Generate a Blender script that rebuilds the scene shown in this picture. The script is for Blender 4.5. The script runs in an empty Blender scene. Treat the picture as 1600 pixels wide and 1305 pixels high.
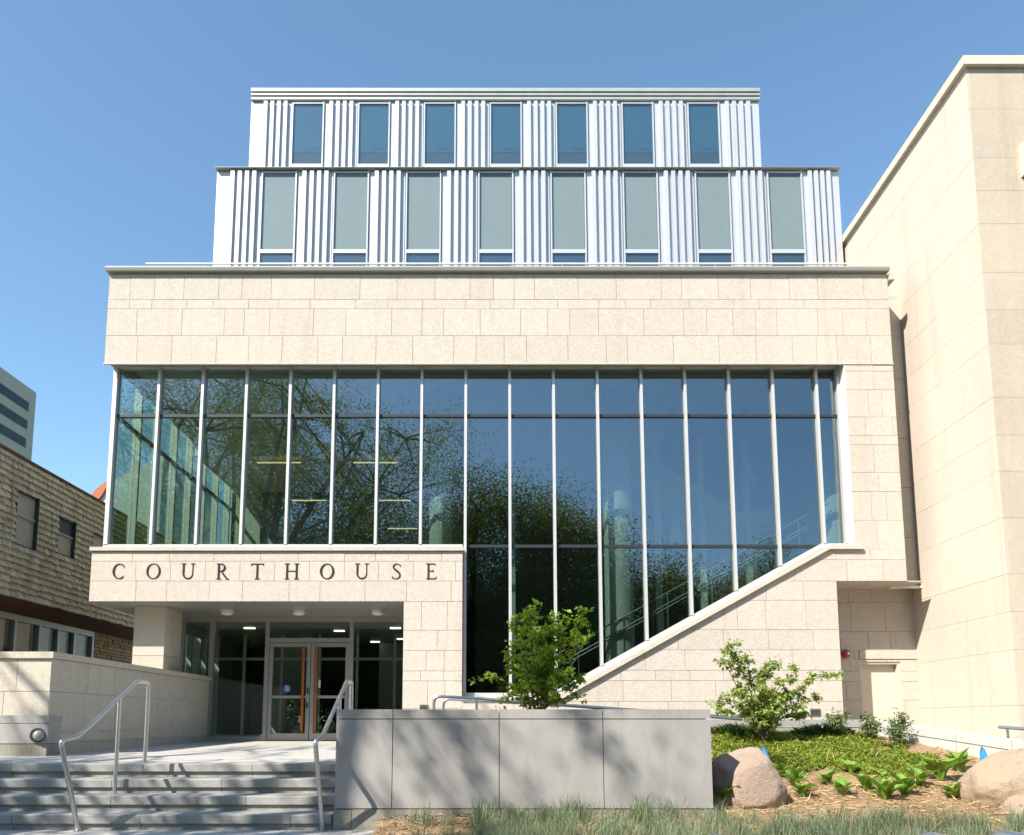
import bpy, math, random
import numpy as np
from mathutils import Vector, Matrix
R = math.radians
S = bpy.context.scene
COL = S.collection

# ------------------------------------------------------------------ camera
EYE, FPX, CX, CY = 1.1, 1250.0, 770.0, 969.7       # photograph pixels (1600 x 1305)
PITCH = math.atan((1128.0 - CY) / FPX)
cp, sp = math.cos(PITCH), math.sin(PITCH)
cam_d = bpy.data.cameras.new('camera'); cam = bpy.data.objects.new('camera', cam_d); COL.objects.link(cam)
cam.location = (0, 0, EYE); cam.rotation_euler = (R(90) + PITCH, 0, 0)
cam_d.sensor_width = 36; cam_d.sensor_fit = 'HORIZONTAL'; cam_d.lens = FPX / 1600 * 36
cam_d.shift_x = (800 - CX) / 1600; cam_d.shift_y = (CY - 652.5) / 1600
cam_d.clip_start = 0.05; cam_d.clip_end = 3000
S.camera = cam

# ------------------------------------------------------------------ sky, sun, exposure
SUN = Vector((-0.75, -0.76, 1.0)).normalized()
elev = math.asin(SUN.z); azim = math.atan2(SUN.x, SUN.y)
world = bpy.data.worlds.new("World"); S.world = world; world.use_nodes = True
wn = world.node_tree.nodes; wl = world.node_tree.links; wn.clear()
sky = wn.new('ShaderNodeTexSky'); sky.sky_type = 'NISHITA'; sky.sun_disc = False
sky.sun_elevation = elev; sky.sun_rotation = azim; sky.altitude = 100
sky.air_density = 1.0; sky.dust_density = 0.45; sky.ozone_density = 3.6
bg = wn.new('ShaderNodeBackground'); bg.inputs['Strength'].default_value = 0.132
wo = wn.new('ShaderNodeOutputWorld'); tint = wn.new('ShaderNodeMix'); tint.data_type = 'RGBA'; tint.blend_type = 'MULTIPLY'; tint.inputs[0].default_value = 1.0
tint.inputs[7].default_value = (0.97, 1.05, 0.97, 1); wl.new(sky.outputs[0], tint.inputs[6]); wl.new(tint.outputs[2], bg.inputs[0]); wl.new(bg.outputs[0], wo.inputs[0])
sd = bpy.data.lights.new('sun', 'SUN'); sd.energy = 4.7; sd.angle = R(0.53); sd.color = (1.0, 0.94, 0.845)
so = bpy.data.objects.new('sun', sd); COL.objects.link(so); so.location = (-30, -30, 40)
so.rotation_euler = (-SUN).to_track_quat('-Z', 'Y').to_euler()
S.view_settings.view_transform = 'Standard'; S.view_settings.look = 'None'
S.view_settings.gamma = 1; S.view_settings.use_curve_mapping = False
S.view_settings.exposure = 1.0
S.cycles.caustics_reflective = False; S.cycles.caustics_refractive = False
S.cycles.max_bounces = 8; S.cycles.transparent_max_bounces = 24; S.cycles.use_denoising = True
S.cycles.sample_clamp_indirect = 6

# ------------------------------------------------------------------ helpers
def ray(px, py):
    u = (px - CX) / FPX; v = (CY - py) / FPX
    return u, cp - v * sp, sp + v * cp
def P(px, py, Y):
    u, a, b = ray(px, py); t = Y / a
    return Vector((u * t, Y, EYE + b * t))
def XF(px, py, Y): return P(px, py, Y).x
def ZF(py, Y): return P(CX, py, Y).z
BA, BB = 0.02 - 7.6 * 0.17, 0.17                     # garden bed plane z = BA + BB * Y
def bedz(x, y):
    return max(0.012, BA + BB * y) + 0.02 * math.sin(x * 3.1 + y) * math.sin(y * 2.3)
def B(px, py):
    u, a, b = ray(px, py); Y = (EYE - BA) / (BB - b / a)
    x = u / a * Y
    return Vector((x, Y, bedz(x, Y)))

W = {}
def link(o, parent=None, loc=(0, 0, 0)):
    COL.objects.link(o)
    loc = Vector(loc); o.location = loc; W[o] = loc.copy()
    if parent is not None:
        o.parent = parent
        o.matrix_parent_inverse = Matrix.Translation(-W[parent])
    return o
def tag(o, label=None, cat=None, group=None, kind=None):
    if label: o['label'] = label
    if cat: o['category'] = cat
    if group: o['group'] = group
    if kind: o['kind'] = kind
    return o
def thing(name, label, cat, loc, group=None):
    o = bpy.data.objects.new(name, None); o.empty_display_size = 0.3
    link(o, None, loc); return tag(o, label, cat, group)
def obj(name, mesh, m, parent=None, loc=(0, 0, 0), rot=None):
    if isinstance(mesh, MB): mesh = mesh.mesh(name)
    if m is not None and not mesh.materials: mesh.materials.append(m)
    o = bpy.data.objects.new(name, mesh); link(o, parent, loc)
    if rot: o.rotation_euler = rot
    return o
def copy_tree(root):
    def rec(o, parent):
        c = o.copy(); COL.objects.link(c)
        if parent is not None: c.parent = parent; c.matrix_parent_inverse = o.matrix_parent_inverse.copy()
        for ch in list(kids.get(o, [])): rec(ch, c)
        return c
    kids = {}
    for o in COL.objects:
        if o.parent: kids.setdefault(o.parent, []).append(o)
    return rec(root, None)

class MB:
    def __init__(s): s.v = []; s.f = []; s.smooth = False
    def add(s, vs, fs):
        n = len(s.v); s.v += [tuple(v) for v in vs]; s.f += [tuple(i + n for i in f) for f in fs]; return s
    def box(s, x0, x1, y0, y1, z0, z1):
        return s.add([(x0,y0,z0),(x1,y0,z0),(x1,y1,z0),(x0,y1,z0),(x0,y0,z1),(x1,y0,z1),(x1,y1,z1),(x0,y1,z1)],
                     [(0,3,2,1),(4,5,6,7),(0,1,5,4),(1,2,6,5),(2,3,7,6),(3,0,4,7)])
    def extrude(s, pts3, d):
        d = Vector(d); n = len(pts3); a = [Vector(p) for p in pts3]
        return s.add([p for p in a] + [p + d for p in a],
                     [tuple(range(n)), tuple(range(2*n-1, n-1, -1))] + [(i, i+n, (i+1) % n + n, (i+1) % n) for i in range(n)])
    def xz(s, poly, y0, y1): return s.extrude([(x, y0, z) for x, z in poly], (0, y1 - y0, 0))
    def yz(s, poly, x0, x1): return s.extrude([(x0, y, z) for y, z in poly], (x1 - x0, 0, 0))
    def xy(s, poly, z0, z1): return s.extrude([(x, y, z0) for x, y in poly], (0, 0, z1 - z0))
    def tube(s, pts, r, n=10, cap=True):
        pts = [Vector(p) for p in pts]; rs = r if isinstance(r, (list, tuple)) else [r] * len(pts)
        rings = []; prev = None
        for i, p in enumerate(pts):
            t = ((pts[i+1] - p).normalized() if i < len(pts)-1 else Vector((0,0,0))) + ((p - pts[i-1]).normalized() if i else Vector((0,0,0)))
            t = t.normalized() if t.length > 1e-6 else Vector((0,0,1))
            if prev is None:
                a = Vector((0,0,1)) if abs(t.z) < .9 else Vector((1,0,0)); e = t.cross(a).normalized()
            else:
                e = (prev - t * prev.dot(t)); e = e.normalized() if e.length > 1e-6 else t.orthogonal().normalized()
            prev = e; g = t.cross(e)
            k = 1.0
            if 0 < i < len(pts)-1:
                c = (pts[i+1]-p).normalized().dot((p-pts[i-1]).normalized()); k = 1 / max(.6, math.sqrt((1+c)/2))
            rings.append([p + (e*math.cos(2*math.pi*j/n) + g*math.sin(2*math.pi*j/n)) * rs[i] * (k if k < 1.05 else 1.05) for j in range(n)])
        vs = [v for q in rings for v in q]; fs = []
        for i in range(len(pts)-1):
            for j in range(n):
                fs.append((i*n+j, i*n+(j+1) % n, (i+1)*n+(j+1) % n, (i+1)*n+j))
        if cap: fs += [tuple(range(n-1, -1, -1)), tuple((len(pts)-1)*n + j for j in range(n))]
        return s.add(vs, fs)
    def lathe(s, prof, axis, centre, n=20):
        c = Vector(centre); ax = Vector(axis).normalized(); e = ax.orthogonal().normalized(); g = ax.cross(e); vs = []; fs = []
        for r, h in prof:
            for j in range(n):
                vs.append(c + ax*h + (e*math.cos(2*math.pi*j/n) + g*math.sin(2*math.pi*j/n)) * max(r, 1e-4))
        for i in range(len(prof)-1):
            for j in range(n): fs.append((i*n+j, i*n+(j+1) % n, (i+1)*n+(j+1) % n, (i+1)*n+j))
        fs += [tuple(range(n-1,-1,-1)), tuple((len(prof)-1)*n+j for j in range(n))]
        return s.add(vs, fs)
    def mesh(s, name):
        me = bpy.data.meshes.new(name); me.from_pydata(s.v, [], s.f)
        import bmesh
        b = bmesh.new(); b.from_mesh(me); bmesh.ops.recalc_face_normals(b, faces=b.faces); b.to_mesh(me); b.free()
        if s.smooth:
            me.shade_smooth()
            try: me.set_sharp_from_angle(angle=R(40))
            except Exception: pass
        return me
def np_mesh(name, V, F):
    V = np.asarray(V, dtype=np.float32); F = np.asarray(F, dtype=np.int32); k = F.shape[1]
    me = bpy.data.meshes.new(name)
    me.vertices.add(len(V)); me.vertices.foreach_set('co', V.ravel())
    me.loops.add(F.size); me.loops.foreach_set('vertex_index', F.ravel())
    me.polygons.add(len(F)); me.polygons.foreach_set('loop_start', np.arange(0, F.size, k, dtype=np.int32))
    me.update(calc_edges=True); return me
def leaf_mesh(name, C, D, N, L, Wd, droop=0.15):
    C, D, N = (np.asarray(a, dtype=float) for a in (C, D, N))
    D /= np.linalg.norm(D, axis=1, keepdims=True) + 1e-9
    Sd = np.cross(D, N); Sd /= np.linalg.norm(Sd, axis=1, keepdims=True) + 1e-9; N = np.cross(Sd, D)
    L = np.asarray(L)[:, None]; Wd = np.asarray(Wd)[:, None]
    b = C; l = C + D*L*.42 + Sd*Wd/2 + N*Wd*.22; r = C + D*L*.42 - Sd*Wd/2 + N*Wd*.22
    m = C + D*L*.5; t = C + D*L - N*L*droop
    V = np.stack([b, l, m, r, t], 1).reshape(-1, 3); n = len(C); o = np.arange(n)[:, None]*5
    F = np.concatenate([o+np.array([[0,2,1]]), o+np.array([[0,3,2]]), o+np.array([[1,2,4]]), o+np.array([[2,3,4]])], 0)
    return np_mesh(name, V, F)
def leaf_quads(name, C, D, N, L, Wd):
    C, D, N = (np.asarray(a, dtype=float) for a in (C, D, N))
    D /= np.linalg.norm(D, axis=1, keepdims=True) + 1e-9
    Sd = np.cross(D, N); Sd /= np.linalg.norm(Sd, axis=1, keepdims=True) + 1e-9
    L = np.asarray(L)[:, None]; Wd = np.asarray(Wd)[:, None]
    V = np.stack([C, C+D*L*.45+Sd*Wd/2, C+D*L, C+D*L*.45-Sd*Wd/2], 1).reshape(-1, 3)
    return np_mesh(name, V, np.arange(len(C)*4).reshape(-1, 4))
def clip(poly, a, b, c):                              # keep a*x + b*y <= c
    out = []
    for i in range(len(poly)):
        p, q = poly[i], poly[(i+1) % len(poly)]
        dp, dq = a*p[0]+b*p[1]-c, a*q[0]+b*q[1]-c
        if dp <= 0: out.append(p)
        if (dp < 0 < dq) or (dq < 0 < dp):
            t = dp/(dp-dq); out.append((p[0]+t*(q[0]-p[0]), p[1]+t*(q[1]-p[1])))
    return out
def area(p): return abs(sum(p[i][0]*p[(i+1) % len(p)][1]-p[(i+1) % len(p)][0]*p[i][1] for i in range(len(p)))/2) if len(p) > 2 else 0

# ------------------------------------------------------------------ materials
def nt(name):
    m = bpy.data.materials.new(name); m.use_nodes = True; t = m.node_tree
    return m, t, t.nodes['Principled BSDF']
def mixc(t, fac, c1, c2, mode='MIX'):
    n = t.nodes.new('ShaderNodeMix'); n.data_type = 'RGBA'; n.blend_type = mode
    for k, s in ((0, fac), (6, c1), (7, c2)):
        if hasattr(s, 'is_output') or isinstance(s, bpy.types.NodeSocket): t.links.new(s, n.inputs[k])
        elif k == 0: n.inputs[0].default_value = s
        else: n.inputs[k].default_value = (*s, 1)
    return n.outputs[2]
def noise(t, vec, scale, detail=4, rough=.55, dist=0):
    n = t.nodes.new('ShaderNodeTexNoise'); n.inputs['Scale'].default_value = scale; n.inputs['Detail'].default_value = detail
    n.inputs['Roughness'].default_value = rough; n.inputs['Distortion'].default_value = dist
    t.links.new(vec, n.inputs['Vector']); return n.outputs['Fac']
def ramp(t, f, a, b, lo=(0,0,0), hi=(1,1,1)):
    n = t.nodes.new('ShaderNodeValToRGB'); n.color_ramp.elements[0].position = a; n.color_ramp.elements[1].position = b
    n.color_ramp.elements[0].color = (*lo, 1); n.color_ramp.elements[1].color = (*hi, 1)
    t.links.new(f, n.inputs[0]); return n.outputs[0]
def pos(t, stretch=None):
    g = t.nodes.new('ShaderNodeNewGeometry').outputs['Position']
    if stretch:
        m = t.nodes.new('ShaderNodeMapping'); m.inputs['Scale'].default_value = stretch; t.links.new(g, m.inputs['Vector']); return m.outputs[0]
    return g
def bump(t, b, h, strength, dist=0.01):
    n = t.nodes.new('ShaderNodeBump'); n.inputs['Strength'].default_value = strength; n.inputs['Distance'].default_value = dist
    t.links.new(h, n.inputs['Height']); t.links.new(n.outputs[0], b.inputs['Normal'])
def objrand(t): return t.nodes.new('ShaderNodeObjectInfo').outputs['Random']
def islrand(t): return t.nodes.new('ShaderNodeNewGeometry').outputs['Random Per Island']

def stone(name, c, dark, mot=(14, .5), vary=.06, bmp=.6, rough=.85, warm=None, streak=True):
    m, t, b = nt(name); p = pos(t)
    f = ramp(t, noise(t, p, mot[0], 6, .6, 1.6), .44, .62)
    c1 = mixc(t, f, dark, c)
    big = ramp(t, noise(t, p, .7, 3), .3, .75)
    c2 = mixc(t, big, c1, mixc(t, .5, c1, warm or c))
    v = ramp(t, objrand(t), 0, 1, (1-vary,)*3, (1,)*3)
    c3 = mixc(t, 1.0, c2, v, 'MULTIPLY')
    if streak:
        st = ramp(t, noise(t, pos(t, (3.2, 3.2, .22)), 1.0, 3), .56, .80)
        c3 = mixc(t, st, c3, mixc(t, .86, c3, (c[0]*.62, c[1]*.52, c[2]*.42), 'MIX') if False else mixc(t, .25, c3, (c[0]*.55, c[1]*.46, c[2]*.36)))
    t.links.new(c3, b.inputs['Base Color']); b.inputs['Roughness'].default_value = rough
    n = noise(t, p, 26, 8, .7, 1.2)
    bump(t, b, n, bmp, .012); return m
def plain(name, c, rough=.6, metal=0.0, nz=8, amt=.12, bmp=0, spec=.5, vary=0):
    m, t, b = nt(name); p = pos(t)
    c1 = mixc(t, ramp(t, noise(t, p, nz, 5), .3, .7), tuple(x*(1-amt) for x in c), c)
    if vary: c1 = mixc(t, 1.0, c1, ramp(t, objrand(t), 0, 1, (1-vary,)*3, (1,)*3), 'MULTIPLY')
    t.links.new(c1, b.inputs['Base Color']); b.inputs['Roughness'].default_value = rough; b.inputs['Metallic'].default_value = metal
    b.inputs['Specular IOR Level'].default_value = spec
    if bmp: bump(t, b, noise(t, p, nz*8, 6, .7), bmp, .01)
    return m
def granite(name, c, vary=.08, stain=.35, speck=150):
    m, t, b = nt(name); p = pos(t)
    s = ramp(t, noise(t, p, speck, 3, .6), .38, .62)
    c1 = mixc(t, s, tuple(x*.84 for x in c), tuple(min(1, x*1.14) for x in c))
    f = ramp(t, noise(t, pos(t, (1.6, 1.6, .55)), 2.6, 6, .65, .6), .42, .72)
    c2 = mixc(t, f, c1, mixc(t, stain, c1, tuple(x*.55 for x in c)))
    c3 = mixc(t, 1.0, c2, ramp(t, objrand(t), 0, 1, (1-vary,)*3, (1,)*3), 'MULTIPLY')
    t.links.new(c3, b.inputs['Base Color']); b.inputs['Roughness'].default_value = .75
    bump(t, b, noise(t, p, 90, 5, .7), .25, .004); return m
def glass(name, tint, refl, gl=(.92,.97,1.0), graz=1.0):
    m, t, b = nt(name); t.nodes.remove(b); out = t.nodes['Material Output']
    tr = t.nodes.new('ShaderNodeBsdfTransparent'); tr.inputs[0].default_value = (*tint, 1)
    g = t.nodes.new('ShaderNodeBsdfGlossy'); g.inputs['Roughness'].default_value = 0.0; g.inputs['Color'].default_value = (*gl, 1)
    lw = t.nodes.new('ShaderNodeLayerWeight'); lw.inputs['Blend'].default_value = .5
    pw = t.nodes.new('ShaderNodeMath'); pw.operation = 'POWER'; pw.inputs[1].default_value = 5; t.links.new(lw.outputs['Facing'], pw.inputs[0])
    ma = t.nodes.new('ShaderNodeMath'); ma.operation = 'MULTIPLY_ADD'; ma.use_clamp = True
    ma.inputs[1].default_value = (1-refl)*graz; ma.inputs[2].default_value = refl; t.links.new(pw.outputs[0], ma.inputs[0])
    bn = t.nodes.new('ShaderNodeBump'); bn.inputs['Strength'].default_value = .02; bn.inputs['Distance'].default_value = .02
    t.links.new(noise(t, pos(t), 1.3, 1), bn.inputs['Height']); t.links.new(bn.outputs[0], g.inputs['Normal'])
    mx = t.nodes.new('ShaderNodeMixShader'); t.links.new(ma.outputs[0], mx.inputs[0])
    t.links.new(tr.outputs[0], mx.inputs[1]); t.links.new(g.outputs[0], mx.inputs[2]); t.links.new(mx.outputs[0], out.inputs[0])
    return m
def leaf(name, c1, c2, trans=.35, rough=.5):
    m, t, b = nt(name); out = t.nodes['Material Output']
    c = mixc(t, islrand(t), c1, c2); c = mixc(t, 1.0, c, ramp(t, noise(t, pos(t), 6, 2), .3, .7, (.7,)*3, (1,)*3), 'MULTIPLY')
    t.links.new(c, b.inputs['Base Color']); b.inputs['Roughness'].default_value = rough; b.inputs['Specular IOR Level'].default_value = .3
    tl = t.nodes.new('ShaderNodeBsdfTranslucent'); t.links.new(mixc(t, 1.0, c, (1.0, 1.05, .5), 'MULTIPLY'), tl.inputs[0])
    mx = t.nodes.new('ShaderNodeMixShader'); mx.inputs[0].default_value = trans
    t.links.new(b.outputs[0], mx.inputs[1]); t.links.new(tl.outputs[0], mx.inputs[2]); t.links.new(mx.outputs[0], out.inputs[0]); return m
def emit(name, c, s):
    m, t, b = nt(name); b.inputs['Base Color'].default_value = (*c, 1); b.inputs['Emission Color'].default_value = (*c, 1)
    b.inputs['Emission Strength'].default_value = s; return m

M = dict(
    lime=stone('cream_limestone', (.555,.496,.436), (.46,.405,.345), warm=(.55,.475,.40)),
    lime_smooth=stone('cream_limestone_smooth', (.54,.49,.41), (.46,.41,.33), bmp=.3, vary=.06),  # smoother finish of the cream stone
    mortar=plain('mortar', (.45,.40,.335), .9),
    buff=stone('buff_limestone_sunlit', (.60,.52,.435), (.565,.485,.40), mot=(5,.5), vary=.05, bmp=.22, warm=(.63,.54,.44), streak=True),  # paler stone for the side wall, its extra sunlight put into the colour
    tan=stone('buff_limestone_shaded', (.50,.425,.34), (.455,.38,.295), mot=(6,.5), vary=.07, bmp=.3, warm=(.53,.445,.33)),  # darker, tanner copy for the front face; weaker light painted in
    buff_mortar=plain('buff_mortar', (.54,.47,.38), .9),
    coping=plain('coping_metal', (.33,.33,.30), .5, .2, 3, .1),
    roofmetal=plain('roof_edge_metal', (.40,.42,.40), .45, .3, 3, .1),
    alu=plain('silver_aluminium', (.54,.54,.53), .42, .2, 2, .05),
    panel=plain('white_metal_panel', (.50,.515,.535), .4, .2, 1.2, .05, vary=.05),
    darkframe=plain('dark_gasket', (.03,.035,.04), .4),
    entry=plain('entrance_aluminium', (.36,.36,.34), .4, .3, 3, .08),
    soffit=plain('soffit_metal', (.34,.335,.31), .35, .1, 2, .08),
    blind=plain('roller_blind', (.255,.265,.25), .8, 0, 3, .05),
    glass=glass('reflective_glass', (.64,.72,.68), .16, (.82,.88,1.0)),
    glass_up=glass('upper_glass', (.93,.97,.97), .05), glass_top=glass('top_glass', (.85,.93,.97), .09, (.8,.92,1.0)),
    glass_in=glass('clear_glass', (.88,.96,.91), .05),
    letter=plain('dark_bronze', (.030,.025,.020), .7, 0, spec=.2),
    white=plain('white_paint', (.74,.74,.72), .6),
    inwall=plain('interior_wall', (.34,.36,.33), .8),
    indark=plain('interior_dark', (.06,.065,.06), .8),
    infloor=plain('interior_floor', (.22,.21,.19), .5),
    column=plain('white_column', (.62,.64,.60), .6),
    lamp=emit('strip_lamp', (1.0,.86,.42), .75),
    lamp2=emit('panel_lamp', (1.0,.96,.80), 1.3),
    opal=plain('opal_lens', (.80,.80,.76), .4),
    wood=plain('orange_wood', (.36,.115,.03), .45, 0, 20, .25),
    cream=plain('cream_door_paint', (.60,.53,.43), .55, 0, 2, .05),
    granite=granite('grey_granite', (.345,.328,.308), stain=.34, speck=110),
    step=granite('step_granite', (.335,.325,.30), stain=.5, speck=110),
    plinth=granite('concrete_plinth', (.28,.255,.21), stain=.6, speck=60),
    pave=granite('pavement_concrete', (.47,.445,.405), vary=.10, stain=.2, speck=90),
    steel=plain('brushed_steel', (.60,.59,.57), .28, .95, 30, .15),
    black=plain('black_metal', (.02,.02,.022), .4),
    red=plain('red_enamel', (.38,.015,.015), .35),
    shingle=None, soffwood=None,
    tower=plain('tower_concrete', (.46,.39,.335), .8, 0, .5, .08),
    towerglass=plain('tower_glass', (.022,.028,.04), .6, 0, .3, .3),
    bark=plain('bark', (.10,.075,.055), .9, 0, 14, .4, .6),
    stem=plain('shrub_stem', (.13,.09,.06), .8, 0, 20, .3),
    bluefl=plain('blue_plastic', (.03,.28,.62), .5),
    asphalt=plain('asphalt', (.055,.055,.057), .9, 0, 20, .3, .3),
    lawn=plain('lawn', (.06,.10,.025), .95, 0, 5, .4, .5),
    sticker=plain('blue_sticker', (.05,.25,.55), .5),
    tree=leaf('tree_leaf', (.12,.17,.028), (.27,.28,.06), .7),
    tree2=leaf('spring_tree_leaf', (.13,.16,.03), (.29,.26,.07), .7),
    shrub=leaf('lime_shrub_leaf', (.21,.36,.03), (.40,.54,.08), .5),
    shrub2=leaf('pale_shrub_leaf', (.27,.37,.08), (.50,.57,.20), .45),
    hosta=leaf('hosta_leaf', (.19,.36,.05), (.31,.48,.09), .35, .4),
    cover=leaf('ground_cover_leaf', (.17,.26,.025), (.34,.39,.055), .3),
    weed=leaf('weed_leaf', (.14,.20,.07), (.25,.31,.13), .3),
    junip=leaf('juniper_needle', (.04,.09,.02), (.10,.17,.035), .1),
    grass=leaf('fescue_blade', (.13,.19,.10), (.37,.42,.27), .25, .6),
    straw=leaf('straw', (.42,.26,.12), (.72,.54,.33), .05, .8),
)
def shingle_mat():
    m, t, b = nt('weathered_shingle')
    tc = t.nodes.new('ShaderNodeTexCoord')
    p = pos(t); g = noise(t, pos(t, (9, 9, 1.2)), 3, 6, .65)
    c = mixc(t, ramp(t, g, .3, .75), (.52,.45,.33), (.82,.72,.56))
    st = ramp(t, noise(t, pos(t, (5, 5, .35)), 2.0, 4, .6), .52, .68)
    c = mixc(t, st, c, mixc(t, .5, c, (.07,.055,.04)))
    c = mixc(t, 1.0, c, ramp(t, objrand(t), 0, 1, (.72,.70,.67), (1,1,1)), 'MULTIPLY')
    t.links.new(c, b.inputs['Base Color']); b.inputs['Roughness'].default_value = .9; bump(t, b, g, .5, .02); return m
def soffwood_mat():
    m, t, b = nt('brown_soffit_boards')
    g = noise(t, pos(t, (1, 6, 1)), 3, 5, .6)
    c = mixc(t, ramp(t, g, .3, .75), (.075,.035,.015), (.20,.10,.045))
    t.links.new(c, b.inputs['Base Color']); b.inputs['Roughness'].default_value = .8; return m
def rubble_mat():
    m, t, b = nt('rubble_stone'); p = pos(t)
    c = mixc(t, islrand(t), (.22,.13,.07), (.46,.31,.17)); c = mixc(t, ramp(t, noise(t, p, 12, 4), .3, .7), c, (.40,.30,.18))
    t.links.new(c, b.inputs['Base Color']); b.inputs['Roughness'].default_value = .9; bump(t, b, noise(t, p, 30, 5), .6, .02); return m
def boulder_mat(name, c, d):
    m, t, b = nt(name); p = pos(t)
    s = ramp(t, noise(t, p, 70, 4, .7), .35, .65); c1 = mixc(t, s, d, c)
    c2 = mixc(t, ramp(t, noise(t, p, 4, 6, .6, .6), .4, .7), c1, tuple(x*.9 for x in c))
    c2 = mixc(t, ramp(t, noise(t, p, 9, 6, .7, .3), .60, .72), c2, tuple(x*.55 for x in d))
    t.links.new(c2, b.inputs['Base Color']); b.inputs['Roughness'].default_value = .85; bump(t, b, noise(t, p, 16, 10, .75), 1.0, .035); return m
def mulch_mat():
    m, t, b = nt('straw_mulch'); p = pos(t)
    c = mixc(t, ramp(t, noise(t, p, 28, 6, .7, 1.5), .35, .68), (.20,.12,.06), (.50,.34,.18))
    t.links.new(c, b.inputs['Base Color']); b.inputs['Roughness'].default_value = .95; bump(t, b, noise(t, p, 45, 6, .7), 1, .02); return m
M['shingle'] = shingle_mat(); M['soffwood'] = soffwood_mat(); M['rubble'] = rubble_mat(); M['mulch'] = mulch_mat()
M['boulder'] = boulder_mat('pink_granite_boulder', (.47,.355,.275), (.30,.215,.16)); M['boulder2'] = boulder_mat('tan_boulder', (.47,.355,.25), (.34,.25,.165))

rng = random.Random(7)
def splits(a, b, lo, hi, rg):
    out = [a]
    while out[-1] < b - hi*1.05: out.append(out[-1] + rg.uniform(lo, hi))
    if b - out[-1] > hi*.9 and b - out[-1] > 1.6*lo: out.append((out[-1] + b)/2)
    out.append(b); return out
def blocks(parent, O, U, N, courses, s0, s1, lo, hi, regions, m, seed=1, joint=.0072, depth=.03, proud=.0025, name='stone_block', cuts=None):
    """stone faces in a wall plane: O + U*s + z, facing N; each stone its own object"""
    rg = random.Random(seed); U = Vector(U); N = Vector(N); O = Vector(O); n = 0
    for ci in range(len(courses)-1):
        z0, z1 = courses[ci], courses[ci+1]
        ss = (cuts[ci] if cuts and cuts[ci] else splits(s0, s1, lo, hi, rg))
        for i in range(len(ss)-1):
            rect = [(ss[i]+joint/2, z0+joint/2), (ss[i+1]-joint/2, z0+joint/2), (ss[i+1]-joint/2, z1-joint/2), (ss[i]+joint/2, z1-joint/2)]
            for reg in regions:
                q = rect
                for h in reg:
                    q = clip(q, *h)
                    if len(q) < 3: break
                if len(q) < 3 or area(q) < .0015: continue
                pr = rg.uniform(-proud, proud)
                mb = MB().extrude([O + U*s + Vector((0,0,z)) + N*pr for s, z in q], N*(-depth))
                obj(name, mb, m, parent); n += 1
    return n

# ================================================================== GROUND
def sheet(name, poly, z0, z1, m):
    o = obj(name, MB().xy(poly, z0, z1), m); return tag(o, kind='structure')
sheet('ground', [(-900,-900),(900,-900),(900,1500),(-900,1500)], -.30, -.14, M['lawn'])
sheet('road', [(-300,-10),(300,-10),(300,-.8),(-300,-.8)], -.20, -.11, M['asphalt'])
pv = tag(bpy.data.objects.new('pavement', None), kind='structure'); link(pv)
obj('pavement_base', MB().box(-60, 60, -.8, 8.5, -.25, -.012), M['plinth'], pv)
for i in range(9):
    for j in range(4):
        x0 = -12.6 + i*1.5; x1 = x0+1.5; y0 = 2.55 + j*1.47
        if y0 > 6.4 and x1 > -1.0: x1 = min(x1, -1.12)
        if x1 - x0 < .1: continue
        obj('paving_slab', MB().box(x0+.006, x1-.006, y0+.006, y0+1.464, -.1, rng.uniform(-.002,.001)), M['pave'], pv)
sheet('plaza', [(-30,13.1),(30,13.1),(30,60),(-30,60)], -.12, .50, M['plinth'])

# landing
LZ0, LZ1 = .613, .668
def lz(y): return LZ0 + (LZ1-LZ0)*(y-9.5)/(18.3-9.5)
ld = tag(bpy.data.objects.new('landing', None), kind='structure'); link(ld)
obj('landing_base', MB().yz([(9.75,.3),(18.6,.3),(18.6,lz(18.6)-.02),(9.75,lz(9.75)-.02)], -12, 1.5), M['plinth'], ld)
for j in range(6):
    y0 = 9.85+j*1.42; y1 = min(y0+1.42, 18.27)
    for i in range(6):
        x0 = -9.4 + i*1.55; x1 = x0+1.55
        if x0 > -.2: x1 = min(x1, 1.2)
        q = [(y0+.004, .4),(y1-.004,.4),(y1-.004,lz(y1)),(y0+.004,lz(y0))]
        obj('paving_slab', MB().yz(q, x0+.004, x1-.004), M['pave'], ld)

# steps
stp = tag(bpy.data.objects.new('steps', None), kind='structure'); link(stp)
noseY = [9.5, 9.135, 8.768, 8.40]; topZ = [.613, .460, .307, .153]
for k in range(4):
    y, z = noseY[k], topZ[k]; zb = z-.153; yb = y+.36 if k == 0 else noseY[k-1]+.06
    rg = random.Random(30+k); xs = splits(-9.6, -1.655, 1.15, 1.75, rg)
    for i in range(len(xs)-1):
        dz = rg.uniform(-.0015,.0015)
        prof = [(y+.008, z+dz), (yb, z+dz), (yb, zb-.03), (y+.034, zb-.03), (y+.034, z-.088), (y, z-.088), (y, z-.008+dz)]
        obj('step_block', MB().yz(prof, xs[i]+.003, xs[i+1]-.003), M['step'], stp)

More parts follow.
